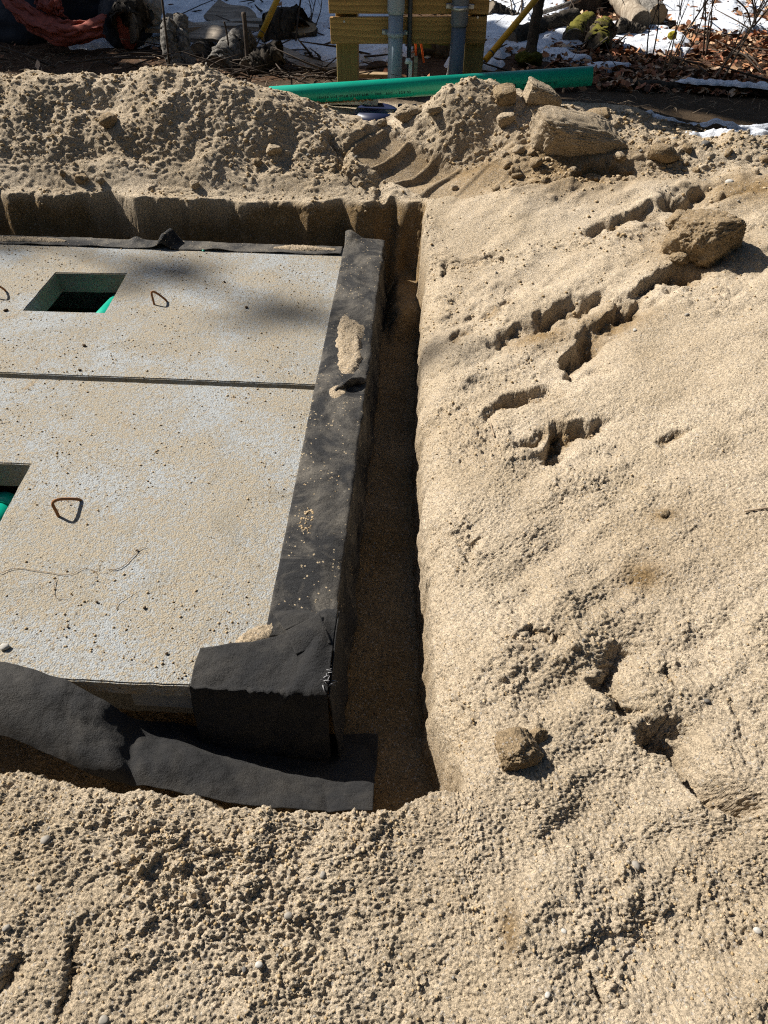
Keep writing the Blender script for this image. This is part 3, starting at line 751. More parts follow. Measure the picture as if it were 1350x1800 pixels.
# long loose sheet slumped along the front of the pit
ST = [  # stations along the sheet: back edge, mid, valley, ridge, front edge
    [(-1.192, 1.096, 0.020), (-1.142, 1.012, 0.040), (-1.116, 0.952, 0.030), (-1.108, 0.914, 0.000), (-1.112, 0.890, -0.040)],
    [(-1.056, 1.067, 0.015), (-1.020, 1.000, 0.030), (-1.000, 0.949, 0.020), (-0.994, 0.911, -0.010), (-0.999, 0.891, -0.050)],
    [(-0.888, 1.029, 0.012), (-0.865, 0.970, 0.012), (-0.855, 0.927, -0.010), (-0.846, 0.882, -0.040), (-0.847, 0.854, -0.080)],
    [(-0.780, 0.996, -0.020), (-0.763, 0.941, -0.030), (-0.749, 0.890, -0.045), (-0.736, 0.840, -0.060), (-0.741, 0.825, -0.100)],
    [(-0.705, 0.987, -0.100), (-0.683, 0.941, -0.100), (-0.658, 0.892, -0.090), (-0.634, 0.841, -0.085), (-0.626, 0.809, -0.110)],
    [(-0.630, 1.034, -0.200), (-0.607, 0.992, -0.180), (-0.574, 0.935, -0.130), (-0.543, 0.885, -0.100), (-0.514, 0.796, -0.120)],
    [(-0.494, 1.060, -0.280), (-0.474, 1.016, -0.270), (-0.437, 0.942, -0.200), (-0.400, 0.877, -0.140), (-0.366, 0.784, -0.130)],
    [(-0.273, 1.080, -0.300), (-0.258, 1.030, -0.305), (-0.241, 0.970, -0.290), (-0.225, 0.889, -0.200), (-0.209, 0.785, -0.150)],
    [(-0.047, 1.093, -0.300), (-0.046, 1.036, -0.310), (-0.046, 0.978, -0.290), (-0.048, 0.910, -0.215), (-0.046, 0.802, -0.165)]]
def loose(nu=170, nv=80):
    A = np.stack([interp_path(s, nv) for s in ST])
    B = np.stack([interp_path(A[:, j], nu) for j in range(nv)], 1)
    x, y = B[..., 0], B[..., 1]
    B[..., 2] += .012*gn(x*5, y*9, 61)+.011*gn(x*13+y*6, y*12, 62)+.007*gn(x*26+y*14, y*22, 64)+.003*gn(x*40, y*40, 63)
    d = (x+.665)+.35*(y-.86); B[..., 2] -= .02*np.exp(-(d/.02)**2)*ss(.98, .9, y)      # creases
    d = (x+.16)+.2*(y-.8); B[..., 2] -= .012*np.exp(-(d/.012)**2)*ss(.92, .8, y)
    return B.reshape(-1, 3), grid_faces(nu, nv)
V, F = loose(); o = mesh('geotextile_sheet', V, F, MF2, None, True, (-.6, .88, -.1))
md = o.modifiers.new('thickness', 'SOLIDIFY'); md.thickness = .004
tag(o, 'long loose black geotextile sheet slumped in the front of the pit', 'geotextile')

# ------------------------------------------------------------------ sand and bits lying on the lids and cloth
def on_lid():
    n = 26000; x = rng.uniform(-2.5, -.40, n); y = rng.uniform(1.05, 3.8, n)
    k = .5+.9*fbm(x, y, 2.2, 4, 90); k = k+.8*fbm(x, y, 9, 3, 93); ok = rng.random(n) < np.clip(k-.15, .04, 1)
    inh = ((x > -1.87) & (x < -1.44) & (y > 3.02) & (y < 3.48)) | ((x > -1.72) & (x < -1.29) & (y > 1.53) & (y < 1.92)) | (np.abs(y-2.469) < .022) | ((x > -.55) & (y < 1.17))
    ok &= ~inh; x, y = x[ok], y[ok]; s = .0011+.0034*rng.random(len(x))**7
    t = rng.random((len(x), 1)); tint = np.array([[.56, .43, .27]])*(1-t)+np.array([[.36, .25, .13]])*t
    dk = rng.random(len(x)) < .015; tint[dk] = (.10, .07, .045)
    return np.stack([x, y, s*.4], -1), s, tint
P, s, tn = on_lid()
tag(joined_lumps('lid_crumbs', P, s, tn, MCRUMB), 'sand grains and dark crumbs strewn on the concrete lids', kind='stuff')
def pile(name, cx, cy, rx, ry, hgt, z0, n, label, rot=0., smax=.006, spread=1.):
    a = rng.random(n)*6.283; r = np.sqrt(rng.random(n))*spread; u = np.cos(a)*r; v = np.sin(a)*r
    lim = 1-.45*np.clip(gn(u*2+cx*9, v*2+cy*9, 95)+.3, 0, 1); u *= lim; v *= lim
    x = cx+rx*u*math.cos(rot)-ry*v*math.sin(rot); y = cy+rx*u*math.sin(rot)+ry*v*math.cos(rot)
    s = .0016+smax*rng.random(n)**3; z = z0+hgt*np.clip(1-u*u-v*v, 0, 1)*rng.random(n)**.5
    t = rng.random((n, 1)); tint = np.array([[.58, .45, .29]])*(1-t)+np.array([[.46, .33, .18]])*t
    return tag(joined_lumps(name, np.stack([x, y, z], -1), s, tint, MCRUMB), label, kind='stuff')
def mound(name, cx, cy, rx, ry, hgt, z0, label, rot=0., seed=0):
    st = .0035; u, v = np.meshgrid(np.linspace(-1.2, 1.2, int(2.4*rx/st)), np.linspace(-1.2, 1.2, int(2.4*ry/st)), indexing='ij')
    X = rx*u; Yq = ry*v; r = np.hypot(u, v)+.3*fbm(X, Yq, 9, 4, 96+seed)
    f, i, _ = worley(X, Yq, .009, 98)
    m = ss(1.0, .5, r)
    z = z0+m*(hgt*(.85+.5*fbm(X, Yq, 14, 3, 97+seed))+.004*np.clip(1-(f/.6)**2, 0, 1)*i+(rng.random(u.shape)-.5)*.003)-.008*(m <= .02)
    x = cx+X*math.cos(rot)-Yq*math.sin(rot); y = cy+X*math.sin(rot)+Yq*math.cos(rot)
    q = r < 1.0; mk = q[:-1, :-1] | q[1:, :-1] | q[:-1, 1:] | q[1:, 1:]
    o = fast_grid(name, x, y, z, MPILE, None, mk); return tag(o, label, kind='stuff')
MPILE = M_sand('sand_spill', False, .3)
mound('sand_patch', -.272, 2.80, .072, .30, .022, .006, 'tongue of pale sand spilled on the black strip', .08, 1)
mound('sand_patch', -.285, 2.43, .045, .055, .014, .006, 'small sand patch by the raised fold', .2, 2)
pile('sand_patch', -.30, 1.64, .05, .12, .002, .006, 260, 'pale sand crumbs scattered on the near black strip', .2, .0042)
pile('sand_patch', -.28, 1.86, .075, .08, .002, .006, 150, 'thin dusting of sand crumbs higher on the near strip', .2, .0035)
mound('sand_patch', -.385, 1.205, .075, .03, .010, .001, 'ochre sand heaped against the corner cloth', .5, 4)
mound('sand_patch', -.62, 3.835, .16, .03, .010, .010, 'sand lying on the back black strip near its right end', .0, 5)
mound('sand_patch', -2.2, 3.83, .3, .03, .008, .010, 'sand dusted on the back black strip at its left end', .0, 6)
def root(P, r, label, n=26, z=.004):
    Q = interp_path([(p[0], p[1], p[2]+z) for p in P], n)
    Q[:, :2] += .002*(rng.random((n, 2))-.5)
    o = tube('dry_root', Q, [r*(1-.6*i/n) for i in range(n)], MTWIG, None, 5, .2, 3, True, tuple(Q[0])); tag(o, label, 'root', 'thin dry roots on the near lid')
root([(-1.205, 1.382, 0.000), (-1.164, 1.407, 0.000), (-1.081, 1.399, 0.000), (-1.000, 1.390, 0.000), (-0.959, 1.420, 0.000), (-0.916, 1.400, -0.000), (-0.917, 1.354, 0.000)], 0.0012, 'long wavy dry root left of the loop shadow on the near lid')
root([(-0.888, 1.418, 0.000), (-0.849, 1.432, -0.000), (-0.819, 1.506, 0.000), (-0.797, 1.522, 0.000)], 0.0015, 'short dark twig above the long root on the near lid')
root([(-0.813, 1.269, -0.000), (-0.813, 1.295, 0.000), (-0.777, 1.340, 0.000)], 0.0012, 'bent dry root below the other roots on the near lid')
root([(-1.030, 1.370, 0.000), (-1.006, 1.305, -0.000), (-0.966, 1.303, 0.000)], 0.0010, 'hooked thin root at lower left of the near lid')
MSOILB = M_plain('soil_lump', (.09, .06, .035), (.05, .035, .022), 60, .95, .1, .5)
def bit(px, name, label, cat, size, mat, group=None, seed=0, sub=3):
    o = lump(name, px, size, mat, seed*.7, sub, .25, .12, .03, seed); tag(o, label, cat, group); return o
bit((-1.161, 3.775, 0.004), 'plastic_chip', 'tiny green plastic chip on the far lid near the back strip', 'plastic chip', (.012, .008, .005), MGREEN, None, 3, 2)
bit((-1.070, 1.119, 0.006), 'pebble', 'pale grey pebble at the left front edge of the near lid', 'pebble', (.013, .010, .008), MSTONEP, None, 5)
for i, (p, w, lb) in enumerate((((-0.627, 1.126, 0.004), .008, 'dark soil lump near the front edge of the near lid'), ((-0.734, 1.279, 0.004), .009, 'dark soil lump right of the bent root on the near lid'),
        ((-0.927, 1.198, 0.004), .007, 'small dark soil lump below the roots on the near lid'), ((-0.877, 1.292, 0.004), .008, 'dark soil lump beside the bent root tip'),
        ((-0.825, 1.504, 0.004), .008, 'dark lump at the upper end of the short twig'), ((-0.798, 3.132, 0.004), .014, 'dark soil lump on the far lid right of its lifting loop'), ((-0.963, 3.400, 0.004), .012, 'dark soil crumb near the middle of the far lid'),
        ((-1.437, 2.723, 0.004), .016, 'brown soil clump on the far lid below its opening'), ((-1.383, 2.524, 0.004), .012, 'brown soil clump beside the seam of the lids'), ((-1.920, 3.018, 0.004), .018, 'brown soil smear at the far left of the far lid'))):
    bit(p, 'soil_lump', lb, 'soil lump', (w*.62, w*.45, w*.35), MSOILB, 'soil lumps on the lids', 10+i)

# ------------------------------------------------------------------ clods and stones lying on the sand
def clod(p, size, label, rotz=0., seed=1, mat=MCLOD, big=.16, mid=.09, fine=.035, squash=1., tilt=0., sub=6, up=.35):
    z = sand_at(p[0], p[1])
    o = lump('sand_clod', (p[0], p[1], z+size[2]*up), size, mat, rotz, sub, big, mid, fine, seed, None, squash, -.8, tilt, .02, 0., 9)
    return tag(o, label, 'sand clod', 'clods of damp sand on the dug ground')
def block(p, size, label, rotz, seed, tilt=0., mat=MCLOD, zoff=None, roll=.25):
    """an angular broken block: box-like lump with a flat upper face"""
    z = sand_at(p[0], p[1]) if zoff is None else zoff
    o = lump('sand_clod', (p[0], p[1], z+size[2]*.4), size, mat, rotz, 6, .17, .11, .06, seed, None, .55, -.95, tilt, .022, roll, 7)
    return tag(o, label, 'sand clod', 'clods of damp sand on the dug ground')
block((0.857, 4.360, 0.495), (.30, .14, .125), 'largest sand block, long and flat topped, by the right end of the green pipe', .22, 3, -.16, MCLODD, None, .5)
block((0.677, 4.700, 0.536), (.125, .085, .06), 'squarish sand block just in front of the green pipe', .5, 8, -.35, MCLODD)
block((0.476, 4.660, 0.505), (.07, .06, .045), 'ragged sand block between the pointed mound and the squarish block', .2, 12, .2)
block((1.023, 4.660, 0.600), (.08, .05, .035), 'small flat block behind the largest sand block', .1, 15, 0)
block((0.486, 4.550, 0.516), (.05, .04, .035), 'small chunk below the ragged sand block', .1, 16, .2, MCLODD)
clod((1.307, 4.211, 0.410), (.105, .07, .055), 'smooth rounded ochre clod right of the largest sand block', .1, 21, MCLOD, .1, .03, .015)
clod((1.286, 3.236, 0.308), (.165, .15, .14), 'big round ochre clod on the right, cracked and crumbly', .3, 24, MCLOD, .2, .13, .06, .8, .1, 6, .3)
clod((1.184, 3.154, 0.282), (.05, .045, .03), 'small ochre clod at the foot of the big round clod', .3, 27)
clod((1.255, 3.536, 0.323), (.07, .06, .05), 'broken clod beside the upper left of the big round clod', .9, 28)
clod((0.289, 0.868, 0.034), (.060, .050, .044), 'damp broken clod beside the trench near the bottom right pit', .5, 34, MCLOD, .24, .14, .06, .75, -.25, 6, .2)
clod((0.342, 0.907, 0.035), (.026, .022, .018), 'small crumb stuck behind the rounded damp clod', .2, 33)
clod((0.401, 1.209, 0.042), (.035, .028, .022), 'flat clod casting a short shadow above the rounded damp clod', .1, 35, MCLODD)
clod((0.343, 1.158, 0.035), (.014, .012, .010), 'small clod below left of the flat clod', .1, 36, MCLODD, sub=4)
clod((0.798, 1.642, 0.115), (.022, .018, .012), 'small ochre clod alone on the smooth sand at right', .1, 37, sub=4)
clod((-0.071, 4.720, 0.489), (.085, .06, .05), 'crumbly sand clod in front of the blue lid', .1, 41, MCLODD, .2, .14, .06)
clod((-0.232, 4.700, 0.462), (.03, .028, .022), 'small round clod left of the clod by the blue lid', .1, 42, MCLODD)
clod((0.071, 4.629, 0.502), (.05, .05, .03), 'smooth clod right of the clod by the blue lid', .1, 43, MCLODD)
for i, (q, s, lb) in enumerate((((-1.941, 4.221, 0.195), .042, 'dark clod on the ledge of the bank, left of the rest'), ((-1.835, 4.221, 0.204), .03, 'small clod beside the dark ledge clod'), ((-2.053, 4.246, 0.221), .026, 'clod at the left foot of the bank'),
        ((-1.283, 4.197, 0.184), .036, 'lone clod on the ledge near the middle of the bank'), ((-1.814, 4.463, 0.429), .06, 'upright clod standing out of the bank face'), ((-3.328, 6.925, 0.430), .05, 'clod on the soil behind the bank'), ((-1.706, 4.116, 0.062), .02, 'pale crumb on the pit edge'),
        ((-0.846, 4.396, 0.352), .05, 'clod in the fold of the bank right of centre'), ((-0.939, 4.341, 0.316), .035, 'small clod left of the fold clod'))):
    clod(q, (s, s*.85, s*.8), lb, i, 50+i, MCLODD if i % 2 else MCLOD, .18, .1, .04, sub=4)
for k in range(34):
    cx, cy = random.choice(((.95, 4.15), (1.3, 4.3), (.55, 4.25), (1.7, 4.15), (.8, 4.45)))
    cx += random.gauss(0, .16); cy += random.gauss(0, .08); r = random.uniform(.014, .04)
    clod((cx, cy, 0), (r, r*random.uniform(.7, 1), r*random.uniform(.6, .9)), 'small broken ochre clod in the scatter around the largest sand block', random.random()*6, 200+k, MCLOD if k % 3 else MCLODD, .24, .14, .06, .8, 0, 3, .2)
def stone(p, r, label, mat=MSTONE, seed=0):
    z = sand_at(p[0], p[1]); o = lump('stone', (p[0], p[1], z+r*.25), (r, r*.8, r*.65), mat, seed*1.3, 3, .16, .06, .01, 70+seed, None, .9)
    return tag(o, label, 'stone', 'stones lying in the sand')
for i, (q, r, m, lb) in enumerate((
    ((-0.244, 0.406, -0.003), .0078, MSTONEP, 'white pebble near the bottom edge left of centre'), ((-0.136, 0.568, 0.032), .0075, MSTONE, 'pale grey pebble below the end of the black sheet'),
    ((-0.493, 0.541, 0.028), .0065, MSTONED, 'dark grey pebble right of the upper sand rill'), ((-0.734, 0.603, 0.039), .011, MSTONE, 'grey pebble at left on the front sand bank'),
    ((0.517, 0.617, 0.054), .010, MSTONE, 'round sandy pebble right of centre at the bottom'), ((-0.197, 0.489, 0.017), .009, MSTONE, 'sand coated pebble above the white pebble'),
    ((0.328, 0.692, 0.047), .006, MSTONED, 'dark pebble below the front end of the trench'), ((0.727, 0.503, 0.058), .008, MSTONEP, 'pale pebble at the right photo edge near the bottom'),
    ((0.305, 0.376, 0.049), .006, MSTONEP, 'pale pebble at the tip of the smooth sand plate'), ((1.600, 3.921, 0.385), .022, MSTONEP, 'white icy stone on the sand edge at upper right'),
    ((1.113, 2.722, 0.242), .010, MSTONE, 'grey pebble on the smooth sand below the round clod'), ((0.904, 2.668, 0.189), .009, MSTONEP, 'white pebble in the mouth of the longest furrow'),
    ((0.769, 1.014, 0.085), .007, MSTONED, 'grey pebble right of the crescent pit'), ((0.490, 1.178, 0.050), .006, MSTONED, 'dark pebble right of the flat clod'),
    ((-0.715, 0.513, 0.022), .008, MSTONE, 'brown pebble at left beside the front rill'), ((-0.757, 0.441, 0.005), .008, MSTONE, 'brown pebble at the left photo edge'),
    ((-0.273, 0.400, -0.005), .006, MSTONED, 'dark pebble left of the white pebble'), ((-0.522, 0.307, -0.023), .010, MSTONE, 'pebble cut by the bottom photo edge'),
    ((1.560, 4.300, 0.463), .03, MSTONED, 'dark stone by the thin ice at upper right'), ((0.348, 0.482, 0.052), .006, MSTONEP, 'tiny pale pebble in the middle of the front right sand'))):
    stone(q, r, lb, m, i)
for i, (P, lb) in enumerate((([(1.016, 1.615), (1.056, 1.620), (1.090, 1.619)], 'grey twig half buried at the right photo edge'), ([(0.315, 2.100), (0.307, 2.187)], 'short twig on the trench lip'))):
    Q = [(a, b, sand_at(a, b)+.006) for a, b in P]; o = tube('twig', interp_path(Q, 8), .003, MTWIG, None, 6, .1, 1, True, Q[0]); tag(o, lb, 'twig')

# ------------------------------------------------------------------ green sewer pipe with its print line
PA, PB = Vector((-.95, 5.0, .488)), Vector((1.018, 5.0, .642)); PR = .0525
gp = thing('sewer_pipe', 'long green sewer pipe lying across the sand behind the bank', 'pipe', PA)
pd = (PB-PA); PL = pd.length; pd.normalize()
def pipe_wall():
    n = 40; V = []; side = Vector((0, 1, 0)); upv = pd.cross(-side).normalized()
    ring = [(0, PR), (PL, PR), (PL, PR-.004), (PL-.25, PR-.004)]
    for s, r in ring:
        for k in range(n):
            a = 2*math.pi*k/n; V.append(tuple(PA+pd*s+side*(math.cos(a)*r)+upv*(math.sin(a)*r)))
    o = mesh('pipe_wall', V, grid_faces(4, n, True), MGREEN, gp); 
    for p in o.data.polygons:
        c = Vector(p.center); p.use_smooth = abs(p.normal.dot(pd)) < .5
    return side, upv
side, upv = pipe_wall()
def pipe_print(txt, s0, ang, size):
    cu = bpy.data.curves.new('print_line', 'FONT'); cu.body = txt; cu.size = size; cu.offset = .0006; cu.space_character = 1.25; cu.resolution_u = 2
    tmp = bpy.data.objects.new('tmp', cu); COL.objects.link(tmp); bpy.context.view_layer.update()
    me = bpy.data.meshes.new_from_object(tmp.evaluated_get(bpy.context.evaluated_depsgraph_get())); bpy.data.objects.remove(tmp)
    off = Vector(gp.location)
    for v in me.vertices:
        a = ang+v.co.y/PR; r = PR+.0006
        v.co = PA+pd*(s0+v.co.x)-side*(math.cos(a)*r)+upv*(math.sin(a)*r)-off
    o = link('print_line', me, MINK, gp); return tag(o, kind='stuff')
pipe_print('SEWER PIPE ASTM D3034 PSM  |  NSF   PVC  * SDR 35 *', .30, .16, .02)
pipe_print('SEWER PIPE ASTM D3034 PSM  |  NSF   PVC  SDR 35', 1.20, .12, .02)
n = 420; s = rng.random(n)**1.3*.62+.02; a = rng.normal(0, .32, n)+1.45
P = np.array([tuple(PA+pd*float(si)-side*(math.cos(ai)*PR)+upv*(math.sin(ai)*(PR+.004))) for si, ai in zip(s, a)])
sz = .003+.007*rng.random(n)**2; t = rng.random((n, 1)); tn = np.array([[.58, .45, .29]])*(1-t)+np.array([[.46, .33, .18]])*t
tag(joined_lumps('pipe_crumbs', P, sz, tn, MCRUMB), 'sand crumbs lying along the top of the green pipe', kind='stuff')

# ------------------------------------------------------------------ forest floor behind: soil, snow, leaves
def ground_back(x, y):
    return GROUND+.055*np.maximum(y-6.2, 0)+.05*fbm(x, y, .55, 3, 120)*ss(5.3, 7, y)+.03*fbm(x, y, 2.2, 3, 121)*ss(5.3, 6, y)
def gz(x, y): return float(ground_back(np.array([x]), np.array([y]))[0])
u, v = np.meshgrid(np.linspace(0, 1, 240), np.linspace(0, 1, 240), indexing='ij')
yb = 5.55+(u**1.5)*14; xb = (v-.5)*2*(5.5+.5*(yb-5.5)); zb = ground_back(xb, yb)+.012*fbm(xb, yb, 9, 3, 122)-.012*ss(5.75, 5.6, yb)
o = fast_grid('forest_ground', xb, yb, zb, MLIT); tag(o, 'brown forest soil behind the dig', kind='structure')
# flat land all around, out to the horizon
a = np.linspace(0, 2*math.pi, 49); rr_ = np.array([7.5, 14, 40, 150]); X = np.outer(rr_, np.cos(a)); Y = np.outer(rr_, np.sin(a))+1
tag(fast_grid('ground', X, Y, np.full_like(X, -.35)+np.array([[0], [.55], [.6], [.7]]), MLIT), 'forest ground around the clearing', kind='structure')
def patch_mask(x, y, L):
    m = np.full_like(x, -1.)
    for cx, cy, rx, ry in L: m = np.maximum(m, 1-np.hypot((x-cx)/rx, (y-cy)/ry))
    return m
SN = [(*[(-2.098, 7.221, 0.450)][0][:2], 1.0, .9), (*[(-1.469, 7.886, 0.450)][0][:2], 1.5, 1.0), (*[(-0.830, 6.531, 0.450)][0][:2], .55, .55), (*[(-0.398, 6.814, 0.450)][0][:2], .6, .5), (*[(-1.036, 8.270, 0.450)][0][:2], .8, .9), (*[(0.607, 7.315, 0.450)][0][:2], .5, .7), (*[(0.854, 8.542, 0.450)][0][:2], .55, .9), (*[(1.235, 7.268, 0.450)][0][:2], .32, .4), (*[(1.136, 6.556, 0.450)][0][:2], .25, .14), (*[(1.732, 7.332, 0.450)][0][:2], .42, .55), (*[(1.352, 6.275, 0.450)][0][:2], .22, .10),
      (*[(2.500, 8.131, 0.450)][0][:2], .5, .6), (*[(3.056, 9.223, 0.450)][0][:2], 1.0, 1.1), (*[(2.991, 7.627, 0.450)][0][:2], .3, .22), (*[(-1.759, 8.880, 0.450)][0][:2], 1.8, 1.2), (*[(2.663, 9.554, 0.450)][0][:2], .8, 1.0), (*[(0.410, 6.262, 0.450)][0][:2], .22, .2)]
u, v = np.meshgrid(np.linspace(0, 1, 420), np.linspace(0, 1, 420), indexing='ij')
ys = 5.7+u**1.3*9; xs = (v-.5)*2*(3.4+.55*(ys-5.7))
pm = patch_mask(xs, ys, SN)+.75*fbm(xs, ys, 1.7, 4, 130)+.25*gn(xs*13, ys*13, 131)-1.2*ss(6.7, 6.2, ys)*ss(-.6, -1.0, xs)-.5*ss(6.2, 5.9, ys)
zs = ground_back(xs, ys)+np.clip(pm*.22, -.1, .055)+.012*fbm(xs, ys, 6, 3, 132)*ss(0, .3, pm)-.012
k = pm > -.25; mk = k[:-1, :-1] | k[1:, :-1] | k[:-1, 1:] | k[1:, 1:]
tag(fast_grid('snow', xs, ys, zs, MSNOW, None, mk), 'melting patches of old snow between the logs', kind='stuff')
for i, (q, rx, ry, lb) in enumerate((([(1.806, 4.575, 0.440)][0], .28, .07, 'wet ice patch at the right edge of the sand'), ([(1.506, 4.882, 0.440)][0], .13, .045, 'small bluish ice patch right of the largest sand block'), ([(1.954, 4.890, 0.440)][0], .3, .045, 'grey ice patch in the shade at upper right'))):
    u, v = np.meshgrid(np.linspace(-1.2, 1.2, 40), np.linspace(-1.2, 1.2, 40), indexing='ij')
    r = np.hypot(u, v)+.5*fbm(u+i*3, v, 1.5, 3, 140); x = q[0]+rx*u; y = q[1]+ry*v
    zg = np.array([sand_at(a_, b_) for a_, b_ in zip(x.ravel(), y.ravel())]).reshape(x.shape)
    tag(fast_grid('ice_patch', x, y, zg+.02*ss(1.0, .5, r)-.012*(r > 1)+.004*fbm(u, v, 5, 2, 141), MSNOW), lb, 'ice', 'ice patches at the right', 'thing')
def leaves(n, region, name, label, zf, cols):
    x = rng.uniform(region[0], region[1], n); y = region[2]+(region[3]-region[2])*rng.random(n)**1.4
    x = x*(1+.09*(y-5.5)); V = []; F = []; T = []
    base = np.array([(-1, 0, 0), (-.35, .5, .12), (.45, .42, .10), (1, 0, .22), (.45, -.42, .14), (-.35, -.5, .08)])
    keep = rng.random(n) < np.clip(.4+1.1*fbm(x, y, 1.3, 3, 150)+.6*(x > .9), .05, 1)*np.where(x > .5, 1, np.where((y < 6.6) & (x < -.3), .06, .4))
    x, y = x[keep], y[keep]; z = zf(x, y)
    for i in range(len(x)):
        s = .018+.03*rng.random(); a = rng.random()*6.28; tl = rng.normal(0, .45); tw = rng.normal(0, .45)
        p = base*np.array([s, s*(.8+.5*rng.random()), s*(.6+1.6*rng.random())])
        c, q = math.cos(tl), math.sin(tl); p = np.stack([p[:, 0]*c-p[:, 2]*q, p[:, 1], p[:, 0]*q+p[:, 2]*c], -1)
        c, q = math.cos(tw), math.sin(tw); p = np.stack([p[:, 0], p[:, 1]*c-p[:, 2]*q, p[:, 1]*q+p[:, 2]*c], -1)
        c, q = math.cos(a), math.sin(a); p = np.stack([p[:, 0]*c-p[:, 1]*q, p[:, 0]*q+p[:, 1]*c, p[:, 2]], -1)+np.array([x[i], y[i], z[i]+.012+.02*rng.random()])
        b = len(V); V += p.tolist(); F += [(b, b+1, b+2, b+3), (b, b+3, b+4, b+5)]; T += [cols[rng.integers(len(cols))]]*6
    o = mesh(name, V, F, MLEAF, None, False); a = o.data.color_attributes.new('tint', 'FLOAT_COLOR', 'POINT')
    a.data.foreach_set('color', np.concatenate([np.array(T), np.ones((len(T), 1))], 1).astype(np.float32).ravel())
    return tag(o, label, kind='stuff')
LC = [(.26, .11, .05), (.34, .17, .085), (.17, .075, .04), (.42, .26, .15), (.10, .055, .035), (.29, .12, .065), (.50, .35, .23)]
leaves(7000, (-3.2, 3.2, 5.75, 11.5), 'leaf_litter', 'brown fallen leaves on the forest floor', ground_back, LC)
leaves(2600, (.9, 3.0, 5.6, 8.0), 'leaf_litter', 'dense brown leaf litter at the right behind the pipe', ground_back, LC)
# fallen sticks and rubble tangle, uncountable
V = []; F = []; rr = random.Random(31)
def stick(x, y, L, ang, r, el=.1, zoff=0.):
    p = Vector((x, y, gz(x, y)+r+zoff)); d = Vector((math.cos(ang)*math.cos(el), math.sin(ang)*math.cos(el), math.sin(el)))
    q = [p, p+d*L*.5+Vector((rr.uniform(-1, 1), rr.uniform(-1, 1), rr.uniform(-.3, .6)))*L*.06, p+d*L]
    v, f = tube_geo(q, [r, r*.8, r*.4], 5, .15, rr.random()); b = len(V); V.extend(v); F.extend([tuple(i+b for i in g) for g in f])
for k in range(420):
    y = 5.8+rr.random()**1.3*5; x = rr.uniform(-2.6, 3.0)*(1+.1*(y-5.5)); stick(x, y, rr.uniform(.12, .7), rr.uniform(0, 6.28), rr.uniform(.003, .011), rr.uniform(-.05, .35))
for k in range(160):
    y = rr.uniform(5.7, 6.3); x = rr.uniform(-1.7, -.6); stick(x, y, rr.uniform(.1, .4), rr.uniform(0, 6.28), rr.uniform(.003, .008), rr.uniform(-.1, .4))
tag(mesh('fallen_sticks', V, F, MTWIGD), 'thin fallen sticks scattered over the forest floor', kind='stuff')
V = []; F = []
for k in range(700):                     # dry grass and straw on the shaded soil
    y = rr.uniform(5.05, 6.4); x = rr.uniform(-3.4, -.6) if k < 420 else rr.uniform(1.0, 3.0); zz = sand_at(x, y) if y < 5.7 else gz(x, y)
    p = Vector((x, y, zz)); a = rr.uniform(0, 6.28); L = rr.uniform(.04, .14); e = rr.uniform(.0, .5)
    v, f = tube_geo([p, p+Vector((math.cos(a)*L*.5, math.sin(a)*L*.5, L*e*.5+.01)), p+Vector((math.cos(a)*L, math.sin(a)*L, L*e*.6))], [.0022, .0018, .0008], 4); b = len(V); V += v; F += [tuple(i+b for i in g) for g in f]
tag(mesh('dry_grass', V, F, MTWIG), 'dry straw and grass on the soil behind the bank', kind='stuff')

# ------------------------------------------------------------------ utility backboard, conduits, stakes
bb = thing('utility_backboard', 'brown treated backboard of planks on two posts behind the green pipe', 'backboard', (-.1, 5.5, .43))
PT = 2.0
for x0, x1 in ((-.580, -.440), (.262, .392)):
    box('post', (x0, 5.50, .30), (x1, 5.635, PT), MPOST, bb, .004)
for i, (z0, z1) in enumerate(((.708, .853), (.868, 1.008), (1.018, 1.158), (1.168, 1.308), (1.318, 1.458), (1.468, 1.608), (1.618, 1.758))):
    dz = -.004*(i == 0)
    box('plank', (-.612-.006*(i % 2), 5.458, z0), (.392+.004*(i % 3), 5.497, z1), MBOARD, bb, .003, None, Matrix.Rotation(-.024 if i == 0 else -.014, 3, 'Y'))
for x, z in ((-.52, .82), (.33, .86), (-.52, .96), (.33, .99)):
    tube('screw', [(x, 5.459, z), (x, 5.453, z)], .007, MSTEEL, bb, 10)
def conduit(x, r, mat, label, zc, zs, strapmat, bolts):
    t = thing('conduit', label, 'conduit', (x, 5.40, .43), 'conduits fixed to the backboard')
    y = 5.458-r-.012
    tube('pipe', [(x, y, .25), (x, y, zc)], r, mat, t, 28); tube('coupling', [(x, y, zc-.004), (x, y, zc+.012), (x, y, 2.0)], [r+.003, r+.007, r+.007], mat, t, 28)
    tube('strap', [(x, y, zs-.014), (x, y, zs+.014)], r+(.0105 if zs > zc else .0045), strapmat, t, 28)
    for sx in (-1, 1):
        box('strap_ear', (x+sx*(r+.022)-.02, 5.449, zs-.014), (x+sx*(r+.022)+.02, 5.4565, zs+.014), strapmat, t, .003)
        tube('bolt', [(x+sx*(r+.03), 5.449, zs), (x+sx*(r+.03), 5.438, zs)], .012, MSTEEL, t, 6)
    return t
conduit(-.187, .047, MGREY, 'left grey conduit in front of the planks, plastic strap', .88, .770, MGREY, 1)
conduit(.213, .047, MGREYD, 'right darker conduit with a shiny metal clamp near the top', .823, .915, MSTEEL, 1)
t = tube('cable_conduit', [(-.093, 5.435, .25), (-.097, 5.435, .62), (-.100, 5.432, 1.2), (-.104, 5.432, 2.0)], .0145, MCABLE, None, 16, 0, 0, True, (-.1, 5.435, .43)); tag(t, 'thin dark conduit running down the planks between the two grey conduits', 'conduit')
wp = thing('white_stake', 'white plastic stake with rounded top behind the green pipe', 'stake', (-.082, 5.32, .43))
